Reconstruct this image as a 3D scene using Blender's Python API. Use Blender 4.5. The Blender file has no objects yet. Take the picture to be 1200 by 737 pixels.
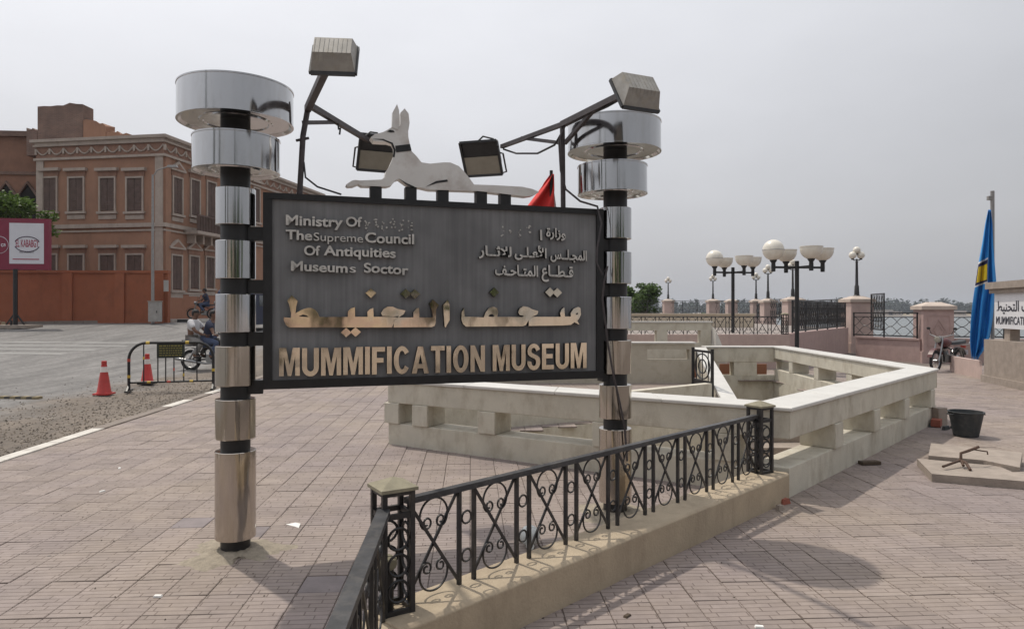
import bpy, bmesh, math, random
from mathutils import Vector, Matrix
R = math.radians
rnd = random.Random(7)
SC = bpy.context.scene
COL = SC.collection

# ------------------------------------------------------------------ camera, sky, sun, exposure
EYE, FPX, HOR = 1.70, 800.0, 364.0          # eye height (m), focal length in photo pixels, horizon row
cam_d = bpy.data.cameras.new('camera'); cam = bpy.data.objects.new('camera', cam_d); COL.objects.link(cam)
cam.location = (0, 0, EYE); cam.rotation_euler = (R(90), 0, 0)
cam_d.sensor_width = 36; cam_d.lens = 36 * FPX / 1200
cam_d.shift_y = (HOR - 368.5) / 1200
cam_d.clip_start = 0.05; cam_d.clip_end = 8000
SC.camera = cam
SUN_EL = R(63); SH = Vector((0.70, -0.714, 0)).normalized()      # SH: the way shadows fall
to_sun = Vector((-SH.x * math.cos(SUN_EL), -SH.y * math.cos(SUN_EL), math.sin(SUN_EL)))
W = bpy.data.worlds.new('World'); SC.world = W; W.use_nodes = True
def world():
    nt = W.node_tree; nt.nodes.clear(); N = nt.nodes.new; L = nt.links.new
    out = N('ShaderNodeOutputWorld'); bg = N('ShaderNodeBackground')
    sky = N('ShaderNodeTexSky'); sky.sky_type = 'NISHITA'; sky.sun_disc = False
    sky.sun_elevation = SUN_EL; sky.sun_rotation = math.atan2(to_sun.x, to_sun.y)
    sky.dust_density = 6; sky.air_density = 1.2; sky.ozone_density = 1
    tc = N('ShaderNodeTexCoord')
    sep = N('ShaderNodeSeparateXYZ'); L(tc.outputs['Generated'], sep.inputs[0])
    ramp = N('ShaderNodeValToRGB'); L(sep.outputs['Z'], ramp.inputs[0])      # thin overcast veil, greyer at the horizon
    e = ramp.color_ramp.elements
    e[0].position = 0.0; e[0].color = (4.55, 4.57, 4.80, 1)
    e[1].position = 1.0; e[1].color = (6.8, 6.9, 7.15, 1)
    k = e.new(0.12); k.color = (5.25, 5.27, 5.50, 1)
    k = e.new(0.40); k.color = (6.1, 6.15, 6.4, 1)
    dot = N('ShaderNodeVectorMath'); dot.operation = 'DOT_PRODUCT'; L(tc.outputs['Generated'], dot.inputs[0]); dot.inputs[1].default_value = to_sun
    mr = N('ShaderNodeMapRange'); L(dot.outputs['Value'], mr.inputs[0])
    mr.inputs[1].default_value = -0.2; mr.inputs[2].default_value = 1.0; mr.inputs[3].default_value = 0.74; mr.inputs[4].default_value = 1.75
    mp = N('ShaderNodeMapping'); L(tc.outputs['Generated'], mp.inputs[0]); mp.inputs['Scale'].default_value = (1.6, 1.6, 4.0)
    no = N('ShaderNodeTexNoise'); L(mp.outputs[0], no.inputs[0]); no.inputs['Scale'].default_value = 1.5; no.inputs['Detail'].default_value = 5
    mr2 = N('ShaderNodeMapRange'); L(no.outputs['Fac'], mr2.inputs[0]); mr2.inputs[1].default_value = 0.25; mr2.inputs[2].default_value = 0.75
    mr2.inputs[3].default_value = 0.93; mr2.inputs[4].default_value = 1.08
    mul = N('ShaderNodeMath'); mul.operation = 'MULTIPLY'; L(mr.outputs[0], mul.inputs[0]); L(mr2.outputs[0], mul.inputs[1])
    vs = N('ShaderNodeVectorMath'); vs.operation = 'SCALE'; L(ramp.outputs[0], vs.inputs[0]); L(mul.outputs[0], vs.inputs['Scale'])
    mix = N('ShaderNodeMix'); mix.data_type = 'RGBA'; mix.inputs[0].default_value = 0.86
    L(sky.outputs[0], mix.inputs[6]); L(vs.outputs[0], mix.inputs[7])
    L(mix.outputs[2], bg.inputs[0]); bg.inputs[1].default_value = 0.10
    L(bg.outputs[0], out.inputs[0])
world()
sun_d = bpy.data.lights.new('sun', 'SUN'); sun = bpy.data.objects.new('sun', sun_d); COL.objects.link(sun)
sun_d.energy = 2.5; sun_d.angle = R(0.9); sun_d.color = (1.0, 0.93, 0.82)
sun.rotation_euler = (-to_sun).to_track_quat('-Z', 'Y').to_euler(); sun.location = to_sun * 60
SC.view_settings.view_transform = 'Standard'; SC.view_settings.look = 'None'
SC.view_settings.exposure = 0.0; SC.view_settings.gamma = 1.0; SC.view_settings.use_curve_mapping = False
SC.render.engine = 'CYCLES'
SC.cycles.volume_bounces = 0; SC.cycles.max_bounces = 8; SC.cycles.glossy_bounces = 5; SC.cycles.diffuse_bounces = 3
SC.cycles.use_denoising = True

# ------------------------------------------------------------------ helpers
def P(px, py, d): return Vector(((px - 600) / FPX * d, d, EYE - (py - HOR) / FPX * d))
def G(px, py, z=0.0): return P(px, py, FPX * (EYE - z) / (py - HOR))
def V(*a): return Vector(a)

class MB:
    def __init__(s): s.v = []; s.f = []; s.m = []
    def add(s, vs, fs, mi=0):
        b = len(s.v); s.v += [tuple(v) for v in vs]
        for f in fs: s.f.append(tuple(i + b for i in f)); s.m.append(mi)
        return s
    def box(s, c, size, rz=0.0, mi=0, taper=1.0, M=None):
        hx, hy, hz = size[0] / 2, size[1] / 2, size[2] / 2
        vs = []
        for z, t in ((-hz, 1), (hz, taper)):
            for x, y in ((-1, -1), (1, -1), (1, 1), (-1, 1)): vs.append(Vector((x * hx * t, y * hy * t, z)))
        m = M if M is not None else Matrix.Rotation(rz, 3, 'Z')
        vs = [m @ v + Vector(c) for v in vs]
        return s.add(vs, [(0, 3, 2, 1), (4, 5, 6, 7), (0, 1, 5, 4), (1, 2, 6, 5), (2, 3, 7, 6), (3, 0, 4, 7)], mi)
    def prism(s, poly, z0, z1, mi=0):            # poly: list of (x,y) counter-clockwise
        n = len(poly)
        vs = [(p[0], p[1], z0) for p in poly] + [(p[0], p[1], z1) for p in poly]
        return s.add(vs, [tuple(range(n))[::-1], tuple(range(n, 2 * n))] + [(i, (i + 1) % n, n + (i + 1) % n, n + i) for i in range(n)], mi)
    def bar(s, a, b, w, h, mi=0, up=(0, 0, 1)):   # rectangular bar from a to b
        a, b = Vector(a), Vector(b); d = (b - a); L = d.length; d.normalize()
        u = Vector(up)
        if abs(d.dot(u)) > .98: u = Vector((0, 1, 0)) if abs(d.y) < .9 else Vector((1, 0, 0))
        x = d.cross(u).normalized(); y = x.cross(d).normalized()
        vs = []
        for p in (a, b):
            for i, j in ((-1, -1), (1, -1), (1, 1), (-1, 1)): vs.append(p + x * (i * w / 2) + y * (j * h / 2))
        return s.add(vs, [(0, 1, 2, 3), (7, 6, 5, 4), (0, 4, 5, 1), (1, 5, 6, 2), (2, 6, 7, 3), (3, 7, 4, 0)], mi)
    def tube(s, path, r, n=8, mi=0, closed=False, caps=True):
        P_ = [Vector(p) for p in path]; k = len(P_)
        rr = r if isinstance(r, (list, tuple)) else [r] * k
        vs = []; x = None
        for i in range(k):
            if closed: t = P_[(i + 1) % k] - P_[(i - 1) % k]
            else: t = P_[min(i + 1, k - 1)] - P_[max(i - 1, 0)]
            t.normalize()
            if x is None:
                x = t.cross(Vector((0, 0, 1)))
                if x.length < .05: x = t.cross(Vector((0, 1, 0)))
            x = (x - t * x.dot(t)); x.normalize(); y = t.cross(x)
            for j in range(n):
                a = 2 * math.pi * j / n
                vs.append(P_[i] + (x * math.cos(a) + y * math.sin(a)) * rr[i])
        fs = []
        for i in range(k if closed else k - 1):
            i2 = (i + 1) % k
            for j in range(n): fs.append((i * n + j, i * n + (j + 1) % n, i2 * n + (j + 1) % n, i2 * n + j))
        if caps and not closed: fs += [tuple(range(n))[::-1], tuple(range((k - 1) * n, k * n))]
        return s.add(vs, fs, mi)
    def lathe(s, prof, c=(0, 0, 0), n=24, mi=0, axis=None, cap=True):   # prof: (r,z) from bottom to top
        c = Vector(c); vs = []; k = len(prof)
        m = Matrix.Identity(3) if axis is None else Vector(axis).to_track_quat('Z', 'Y').to_matrix()
        for r, z in prof:
            for j in range(n):
                a = 2 * math.pi * j / n
                vs.append(m @ Vector((r * math.cos(a), r * math.sin(a), z)) + c)
        fs = []
        for i in range(k - 1):
            for j in range(n): fs.append((i * n + j, i * n + (j + 1) % n, (i + 1) * n + (j + 1) % n, (i + 1) * n + j))
        if cap: fs += [tuple(range(n))[::-1], tuple(range((k - 1) * n, k * n))]
        return s.add(vs, fs, mi)
    def ball(s, c, r, n=14, k=8, mi=0, sc=(1, 1, 1), t0=-1.0, t1=1.0):
        prof = []
        for i in range(k + 1):
            a = math.pi / 2 * (t0 + (t1 - t0) * i / k)
            prof.append((max(r * math.cos(a), 1e-4), r * math.sin(a)))
        b = len(s.v); s.lathe(prof, (0, 0, 0), n, mi)
        for i in range(b, len(s.v)):
            x, y, z = s.v[i]; s.v[i] = (x * sc[0] + c[0], y * sc[1] + c[1], z * sc[2] + c[2])
        return s
    def torus(s, c, R_, r, axis=(0, 1, 0), n=24, m=8, mi=0):
        q = Vector(axis).to_track_quat('Z', 'Y').to_matrix()
        return s.tube([q @ Vector((R_ * math.cos(2 * math.pi * i / n), R_ * math.sin(2 * math.pi * i / n), 0)) + Vector(c) for i in range(n)], r, m, mi, True)
    def plate(s, poly2, fr, d0, d1, mi=0, side=None):   # outline extruded along a frame's normal; side: material of the edge
        n = len(poly2); side = mi if side is None else side
        vs = [fr(u, z, d0) for u, z in poly2] + [fr(u, z, d1) for u, z in poly2]
        s.add(vs, [tuple(range(n))[::-1]], side)
        b = len(s.v) - 2 * n
        s.f.append(tuple(range(b + n, b + 2 * n))); s.m.append(mi)
        for i in range(n): s.f.append((b + i, b + (i + 1) % n, b + n + (i + 1) % n, b + n + i)); s.m.append(side)
        return s
    def build(s, name, mats, parent=None, smooth=False, ang=40):
        return link(name, s.mesh(name, mats, wloc(parent), smooth, ang), parent)
def _mesh_fix(s, name, mats, off=(0, 0, 0), smooth=False, ang=40):
    me = bpy.data.meshes.new(name); o = Vector(off)
    me.from_pydata([tuple(Vector(v) - o) for v in s.v], [], s.f)
    for m in (mats if isinstance(mats, (list, tuple)) else [mats]): me.materials.append(m)
    if any(s.m): me.polygons.foreach_set('material_index', s.m)
    bm = bmesh.new(); bm.from_mesh(me); bmesh.ops.recalc_face_normals(bm, faces=bm.faces); bm.to_mesh(me); bm.free()
    if smooth:
        me.polygons.foreach_set('use_smooth', [True] * len(me.polygons)); me.set_sharp_from_angle(angle=R(ang))
    me.update(); return me
MB.mesh = _mesh_fix
def wloc(o):
    p = Vector((0, 0, 0))
    while o is not None: p += o.location; o = o.parent
    return p
def link(name, data, parent=None, loc=None):
    o = bpy.data.objects.new(name, data); COL.objects.link(o); o.parent = parent
    if loc is not None: o.location = loc
    return o
def tag(o, label=None, cat=None, group=None, kind=None):
    if label: o['label'] = label
    if cat: o['category'] = cat
    if group: o['group'] = group
    if kind: o['kind'] = kind
    return o
def thing(name, loc, label, cat, group=None):
    o = link(name, None, None, loc); o.empty_display_size = .2
    return tag(o, label, cat, group)
KIDS = {}
def copy_tree(o, parent=None):
    c = o.copy(); COL.objects.link(c); c.parent = parent
    for ch in [k for k in bpy.data.objects if k.parent == o]: copy_tree(ch, c)
    return c
def place(o, loc, rz=0, sc=1.0):
    o.location = loc; o.rotation_euler = (0, 0, rz); o.scale = (sc, sc, sc); return o
def structure(name, mb, mat, **k): return tag(mb.build(name, mat, **k), kind='structure')
def lerp(a, b, t): return Vector(a) * (1 - t) + Vector(b) * t

# ------------------------------------------------------------------ materials
def new_mat(name):
    m = bpy.data.materials.new(name); m.use_nodes = True; nt = m.node_tree
    return m, nt, nt.nodes['Principled BSDF'], nt.nodes.new, nt.links.new
def mat(name, col, rough=.6, metal=0.0, var=.15, scale=3.0, bump=0.0, bscale=60.0, stain=None, stain_amt=.35, stain_scale=(.8, .8, .25), rvar=0.0, spec=None, island=0.0, rand=0.0):
    m, nt, b, N, L = new_mat(name)
    geo = N('ShaderNodeNewGeometry'); pos = geo.outputs['Position']
    n1 = N('ShaderNodeTexNoise'); L(pos, n1.inputs[0]); n1.inputs['Scale'].default_value = scale; n1.inputs['Detail'].default_value = 6; n1.inputs['Roughness'].default_value = .65
    mx = N('ShaderNodeMix'); mx.data_type = 'RGBA'
    mr = N('ShaderNodeMapRange'); L(n1.outputs['Fac'], mr.inputs[0]); mr.inputs[1].default_value = .3; mr.inputs[2].default_value = .7
    L(mr.outputs[0], mx.inputs[0])
    mx.inputs[6].default_value = (*[c * (1 - var) for c in col], 1); mx.inputs[7].default_value = (*[min(1, c * (1 + var)) for c in col], 1)
    out = mx.outputs[2]
    if stain:
        mp = N('ShaderNodeMapping'); L(pos, mp.inputs[0]); mp.inputs['Scale'].default_value = stain_scale
        n2 = N('ShaderNodeTexNoise'); L(mp.outputs[0], n2.inputs[0]); n2.inputs['Scale'].default_value = 4; n2.inputs['Detail'].default_value = 8; n2.inputs['Roughness'].default_value = .7
        r2 = N('ShaderNodeMapRange'); L(n2.outputs['Fac'], r2.inputs[0]); r2.inputs[1].default_value = .48; r2.inputs[2].default_value = .72; r2.inputs[4].default_value = stain_amt
        m2 = N('ShaderNodeMix'); m2.data_type = 'RGBA'; L(r2.outputs[0], m2.inputs[0]); L(out, m2.inputs[6]); m2.inputs[7].default_value = (*stain, 1); out = m2.outputs[2]
    if island or rand:
        if island: src = geo.outputs['Random Per Island']; amt = island
        else: src = N('ShaderNodeObjectInfo').outputs['Random']; amt = rand
        r3 = N('ShaderNodeMapRange'); L(src, r3.inputs[0]); r3.inputs[3].default_value = 1 - amt; r3.inputs[4].default_value = 1 + amt
        vs = N('ShaderNodeVectorMath'); vs.operation = 'SCALE'; L(out, vs.inputs[0]); L(r3.outputs[0], vs.inputs['Scale']); out = vs.outputs[0]
    L(out, b.inputs['Base Color'])
    b.inputs['Roughness'].default_value = rough; b.inputs['Metallic'].default_value = metal
    if spec is not None: b.inputs['Specular IOR Level'].default_value = spec
    if rvar:
        r4 = N('ShaderNodeMapRange'); L(n1.outputs['Fac'], r4.inputs[0]); r4.inputs[1].default_value = .3; r4.inputs[2].default_value = .7
        r4.inputs[3].default_value = max(0, rough - rvar); r4.inputs[4].default_value = rough + rvar; L(r4.outputs[0], b.inputs['Roughness'])
    if bump:
        n3 = N('ShaderNodeTexNoise'); L(pos, n3.inputs[0]); n3.inputs['Scale'].default_value = bscale; n3.inputs['Detail'].default_value = 4
        bp = N('ShaderNodeBump'); bp.inputs['Strength'].default_value = bump; bp.inputs['Distance'].default_value = .01
        L(n3.outputs['Fac'], bp.inputs['Height']); L(bp.outputs[0], b.inputs['Normal'])
    return m

TILE = .262; TA = R(3.5)
def tile_mat(name, col):
    """cast paving tile: small moulded rectangles in rows; dust and tint from tile to tile"""
    m, nt, b, N, L = new_mat(name)
    geo = N('ShaderNodeNewGeometry'); pos = geo.outputs['Position']
    rot = N('ShaderNodeVectorRotate'); rot.rotation_type = 'Z_AXIS'; rot.inputs['Angle'].default_value = -TA; L(pos, rot.inputs['Vector'])
    br = N('ShaderNodeTexBrick'); L(rot.outputs[0], br.inputs['Vector']); br.inputs['Scale'].default_value = 1
    br.inputs['Brick Width'].default_value = TILE * .66; br.inputs['Row Height'].default_value = TILE / 5; br.inputs['Mortar Size'].default_value = .0042
    br.inputs['Mortar Smooth'].default_value = .3; br.offset = .37; br.squash = 1.7; br.squash_frequency = 3; br.offset_frequency = 2
    br.inputs['Color1'].default_value = (1.04, 1.04, 1.04, 1); br.inputs['Color2'].default_value = (.95, .94, .93, 1); br.inputs['Mortar'].default_value = (.58, .55, .53, 1)
    n1 = N('ShaderNodeTexNoise'); L(pos, n1.inputs[0]); n1.inputs['Scale'].default_value = .55; n1.inputs['Detail'].default_value = 7; n1.inputs['Roughness'].default_value = .6
    r1 = N('ShaderNodeMapRange'); L(n1.outputs['Fac'], r1.inputs[0]); r1.inputs[1].default_value = .38; r1.inputs[2].default_value = .66
    mx = N('ShaderNodeMix'); mx.data_type = 'RGBA'; L(r1.outputs[0], mx.inputs[0]); mx.inputs[6].default_value = (*col, 1)
    mx.inputs[7].default_value = (col[0] * 1.17, col[1] * 1.16, col[2] * 1.04, 1)
    n2 = N('ShaderNodeTexNoise'); L(pos, n2.inputs[0]); n2.inputs['Scale'].default_value = 9; n2.inputs['Detail'].default_value = 8; n2.inputs['Roughness'].default_value = .75
    r2 = N('ShaderNodeMapRange'); L(n2.outputs['Fac'], r2.inputs[0]); r2.inputs[1].default_value = .3; r2.inputs[2].default_value = .75; r2.inputs[3].default_value = .86; r2.inputs[4].default_value = 1.13
    isl = N('ShaderNodeMapRange'); L(geo.outputs['Random Per Island'], isl.inputs[0]); isl.inputs[3].default_value = .90; isl.inputs[4].default_value = 1.09
    oi = N('ShaderNodeObjectInfo'); ir = N('ShaderNodeMapRange'); L(oi.outputs['Random'], ir.inputs[0]); ir.inputs[3].default_value = .92; ir.inputs[4].default_value = 1.08
    mm = N('ShaderNodeMath'); mm.operation = 'MULTIPLY'; L(r2.outputs[0], mm.inputs[0]); L(isl.outputs[0], mm.inputs[1])
    m3 = N('ShaderNodeMath'); m3.operation = 'MULTIPLY'; L(mm.outputs[0], m3.inputs[0]); L(ir.outputs[0], m3.inputs[1])
    mu = N('ShaderNodeMix'); mu.data_type = 'RGBA'; mu.blend_type = 'MULTIPLY'; mu.inputs[0].default_value = 1; L(mx.outputs[2], mu.inputs[6]); L(br.outputs['Color'], mu.inputs[7])
    vs = N('ShaderNodeVectorMath'); vs.operation = 'SCALE'; L(mu.outputs[2], vs.inputs[0]); L(m3.outputs[0], vs.inputs['Scale'])
    # dark spots and gum
    vo = N('ShaderNodeTexVoronoi'); L(pos, vo.inputs['Vector']); vo.inputs['Scale'].default_value = 2.6
    lt = N('ShaderNodeMath'); lt.operation = 'LESS_THAN'; L(vo.outputs['Distance'], lt.inputs[0]); lt.inputs[1].default_value = .035
    m4 = N('ShaderNodeMix'); m4.data_type = 'RGBA'; L(lt.outputs[0], m4.inputs[0]); L(vs.outputs[0], m4.inputs[6]); m4.inputs[7].default_value = (.12, .105, .095, 1)
    L(m4.outputs[2], b.inputs['Base Color']); b.inputs['Roughness'].default_value = .8; b.inputs['Specular IOR Level'].default_value = .3
    bp = N('ShaderNodeBump'); bp.inputs['Strength'].default_value = .5; bp.inputs['Distance'].default_value = .004
    inv = N('ShaderNodeMath'); inv.operation = 'SUBTRACT'; inv.inputs[0].default_value = 1; L(br.outputs['Fac'], inv.inputs[1])
    ad = N('ShaderNodeMath'); ad.operation = 'MULTIPLY_ADD'; L(n2.outputs['Fac'], ad.inputs[0]); ad.inputs[1].default_value = .5; L(inv.outputs[0], ad.inputs[2])
    L(ad.outputs[0], bp.inputs['Height']); L(bp.outputs[0], b.inputs['Normal'])
    return m
def road_mat():
    m, nt, b, N, L = new_mat('asphalt_dusty')
    geo = N('ShaderNodeNewGeometry'); pos = geo.outputs['Position']; sp = N('ShaderNodeSeparateXYZ'); L(pos, sp.inputs[0])
    n1 = N('ShaderNodeTexNoise'); L(pos, n1.inputs[0]); n1.inputs['Scale'].default_value = .5; n1.inputs['Detail'].default_value = 8; n1.inputs['Roughness'].default_value = .65
    ad = N('ShaderNodeMath'); ad.operation = 'MULTIPLY_ADD'; L(n1.outputs['Fac'], ad.inputs[0]); ad.inputs[1].default_value = 6.0; L(sp.outputs['X'], ad.inputs[2])
    r1 = N('ShaderNodeMapRange'); L(ad.outputs[0], r1.inputs[0]); r1.inputs[1].default_value = -6.6; r1.inputs[2].default_value = -5.0      # wind-blown sand along the kerb
    mx = N('ShaderNodeMix'); mx.data_type = 'RGBA'; L(r1.outputs[0], mx.inputs[0]); mx.inputs[6].default_value = (.165, .158, .152, 1); mx.inputs[7].default_value = (.145, .118, .094, 1)
    mp = N('ShaderNodeMapping'); L(pos, mp.inputs[0]); mp.inputs['Scale'].default_value = (.9, .16, 1); mp.inputs['Rotation'].default_value = (0, 0, R(20))
    n2 = N('ShaderNodeTexNoise'); L(mp.outputs[0], n2.inputs[0]); n2.inputs['Scale'].default_value = 2; n2.inputs['Detail'].default_value = 6
    r2 = N('ShaderNodeMapRange'); L(n2.outputs['Fac'], r2.inputs[0]); r2.inputs[1].default_value = .3; r2.inputs[2].default_value = .7; r2.inputs[3].default_value = .70; r2.inputs[4].default_value = 1.25
    n3 = N('ShaderNodeTexNoise'); L(pos, n3.inputs[0]); n3.inputs['Scale'].default_value = 7; n3.inputs['Detail'].default_value = 9; n3.inputs['Roughness'].default_value = .8
    r3 = N('ShaderNodeMapRange'); L(n3.outputs['Fac'], r3.inputs[0]); r3.inputs[1].default_value = .3; r3.inputs[2].default_value = .7; r3.inputs[3].default_value = .52; r3.inputs[4].default_value = 1.45
    mu = N('ShaderNodeMath'); mu.operation = 'MULTIPLY'; L(r2.outputs[0], mu.inputs[0]); L(r3.outputs[0], mu.inputs[1])
    vs = N('ShaderNodeVectorMath'); vs.operation = 'SCALE'; L(mx.outputs[2], vs.inputs[0]); L(mu.outputs[0], vs.inputs['Scale']); L(vs.outputs[0], b.inputs['Base Color'])
    b.inputs['Roughness'].default_value = .85
    bp = N('ShaderNodeBump'); bp.inputs['Strength'].default_value = .6; bp.inputs['Distance'].default_value = .015; L(n3.outputs['Fac'], bp.inputs['Height']); L(bp.outputs[0], b.inputs['Normal'])
    return m
def panel_mat():
    m, nt, b, N, L = new_mat('weathered_grey_panel')
    geo = N('ShaderNodeNewGeometry'); pos = geo.outputs['Position']
    mp = N('ShaderNodeMapping'); L(pos, mp.inputs[0]); mp.inputs['Scale'].default_value = (34, 34, .9)
    n1 = N('ShaderNodeTexNoise'); L(mp.outputs[0], n1.inputs[0]); n1.inputs['Scale'].default_value = 1; n1.inputs['Detail'].default_value = 5; n1.inputs['Roughness'].default_value = .6
    r1 = N('ShaderNodeMapRange'); L(n1.outputs['Fac'], r1.inputs[0]); r1.inputs[1].default_value = .3; r1.inputs[2].default_value = .72
    mx = N('ShaderNodeMix'); mx.data_type = 'RGBA'; L(r1.outputs[0], mx.inputs[0]); mx.inputs[6].default_value = (.155, .157, .161, 1); mx.inputs[7].default_value = (.215, .217, .221, 1)
    n2 = N('ShaderNodeTexNoise'); L(pos, n2.inputs[0]); n2.inputs['Scale'].default_value = 2.2; n2.inputs['Detail'].default_value = 5
    r2 = N('ShaderNodeMapRange'); L(n2.outputs['Fac'], r2.inputs[0]); r2.inputs[1].default_value = .35; r2.inputs[2].default_value = .7; r2.inputs[3].default_value = .8; r2.inputs[4].default_value = 1.25
    vs = N('ShaderNodeVectorMath'); vs.operation = 'SCALE'; L(mx.outputs[2], vs.inputs[0]); L(r2.outputs[0], vs.inputs['Scale']); L(vs.outputs[0], b.inputs['Base Color'])
    b.inputs['Roughness'].default_value = .55; b.inputs['Specular IOR Level'].default_value = .35
    return m
def steel_mat(name, col, rough=.08, smear=.10, dent=.03, dscale=5):
    m, nt, b, N, L = new_mat(name)
    geo = N('ShaderNodeNewGeometry'); pos = geo.outputs['Position']
    mp = N('ShaderNodeMapping'); L(pos, mp.inputs[0]); mp.inputs['Scale'].default_value = (5, 5, 1.1)
    n1 = N('ShaderNodeTexNoise'); L(mp.outputs[0], n1.inputs[0]); n1.inputs['Scale'].default_value = 1.6; n1.inputs['Detail'].default_value = 7; n1.inputs['Roughness'].default_value = .7
    r1 = N('ShaderNodeMapRange'); L(n1.outputs['Fac'], r1.inputs[0]); r1.inputs[1].default_value = .35; r1.inputs[2].default_value = .75; r1.inputs[3].default_value = rough; r1.inputs[4].default_value = rough + smear * 2
    L(r1.outputs[0], b.inputs['Roughness'])
    mx = N('ShaderNodeMix'); mx.data_type = 'RGBA'; r2 = N('ShaderNodeMapRange'); L(n1.outputs['Fac'], r2.inputs[0]); r2.inputs[1].default_value = .5; r2.inputs[2].default_value = .75; L(r2.outputs[0], mx.inputs[0])
    mx.inputs[6].default_value = (*col, 1); mx.inputs[7].default_value = (col[0] * .90, col[1] * .88, col[2] * .85, 1); L(mx.outputs[2], b.inputs['Base Color'])
    b.inputs['Metallic'].default_value = 1
    n2 = N('ShaderNodeTexNoise'); L(pos, n2.inputs[0]); n2.inputs['Scale'].default_value = dscale; n2.inputs['Detail'].default_value = 2
    bp = N('ShaderNodeBump'); bp.inputs['Strength'].default_value = dent; bp.inputs['Distance'].default_value = .02; L(n2.outputs['Fac'], bp.inputs['Height']); L(bp.outputs[0], b.inputs['Normal'])
    return m
def brick_mat(name, c1, c2, mortar, w=.22, h=.07):
    m, nt, b, N, L = new_mat(name)
    geo = N('ShaderNodeNewGeometry'); pos = geo.outputs['Position']
    sp = N('ShaderNodeSeparateXYZ'); L(pos, sp.inputs[0]); ad = N('ShaderNodeMath'); L(sp.outputs['X'], ad.inputs[0]); L(sp.outputs['Y'], ad.inputs[1])
    cb = N('ShaderNodeCombineXYZ'); L(ad.outputs[0], cb.inputs[0]); L(sp.outputs['Z'], cb.inputs[1])
    br = N('ShaderNodeTexBrick'); L(cb.outputs[0], br.inputs[0]); br.inputs['Scale'].default_value = 1; br.inputs['Brick Width'].default_value = w; br.inputs['Row Height'].default_value = h; br.inputs['Mortar Size'].default_value = .012
    br.inputs['Color1'].default_value = (*c1, 1); br.inputs['Color2'].default_value = (*c2, 1); br.inputs['Mortar'].default_value = (*mortar, 1)
    n1 = N('ShaderNodeTexNoise'); L(pos, n1.inputs[0]); n1.inputs['Scale'].default_value = .8; n1.inputs['Detail'].default_value = 6
    r1 = N('ShaderNodeMapRange'); L(n1.outputs['Fac'], r1.inputs[0]); r1.inputs[1].default_value = .3; r1.inputs[2].default_value = .7; r1.inputs[3].default_value = .7; r1.inputs[4].default_value = 1.25
    vs = N('ShaderNodeVectorMath'); vs.operation = 'SCALE'; L(br.outputs['Color'], vs.inputs[0]); L(r1.outputs[0], vs.inputs['Scale']); L(vs.outputs[0], b.inputs['Base Color'])
    b.inputs['Roughness'].default_value = .9
    return m
def leaf_mat(name, col, tr=.25):
    m = mat(name, col, .55, var=.3, scale=2, island=.45)
    b = m.node_tree.nodes['Principled BSDF']; b.inputs['Specular IOR Level'].default_value = .3
    nt = m.node_tree; t = nt.nodes.new('ShaderNodeBsdfTranslucent'); ms = nt.nodes.new('ShaderNodeMixShader'); ms.inputs[0].default_value = tr
    src = b.inputs['Base Color'].links[0].from_socket; nt.links.new(src, t.inputs[0])
    nt.links.new(b.outputs[0], ms.inputs[1]); nt.links.new(t.outputs[0], ms.inputs[2]); nt.links.new(ms.outputs[0], nt.nodes['Material Output'].inputs[0])
    return m
def water_mat():
    m, nt, b, N, L = new_mat('river_water')
    b.inputs['Base Color'].default_value = (.10, .12, .12, 1); b.inputs['Roughness'].default_value = .22; b.inputs['IOR'].default_value = 1.33
    geo = N('ShaderNodeNewGeometry'); mp = N('ShaderNodeMapping'); L(geo.outputs['Position'], mp.inputs[0]); mp.inputs['Scale'].default_value = (.25, .6, 1)
    n = N('ShaderNodeTexNoise'); L(mp.outputs[0], n.inputs[0]); n.inputs['Scale'].default_value = 1.2; n.inputs['Detail'].default_value = 5
    bp = N('ShaderNodeBump'); bp.inputs['Strength'].default_value = .35; bp.inputs['Distance'].default_value = .3; L(n.outputs['Fac'], bp.inputs['Height']); L(bp.outputs[0], b.inputs['Normal'])
    return m
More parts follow.
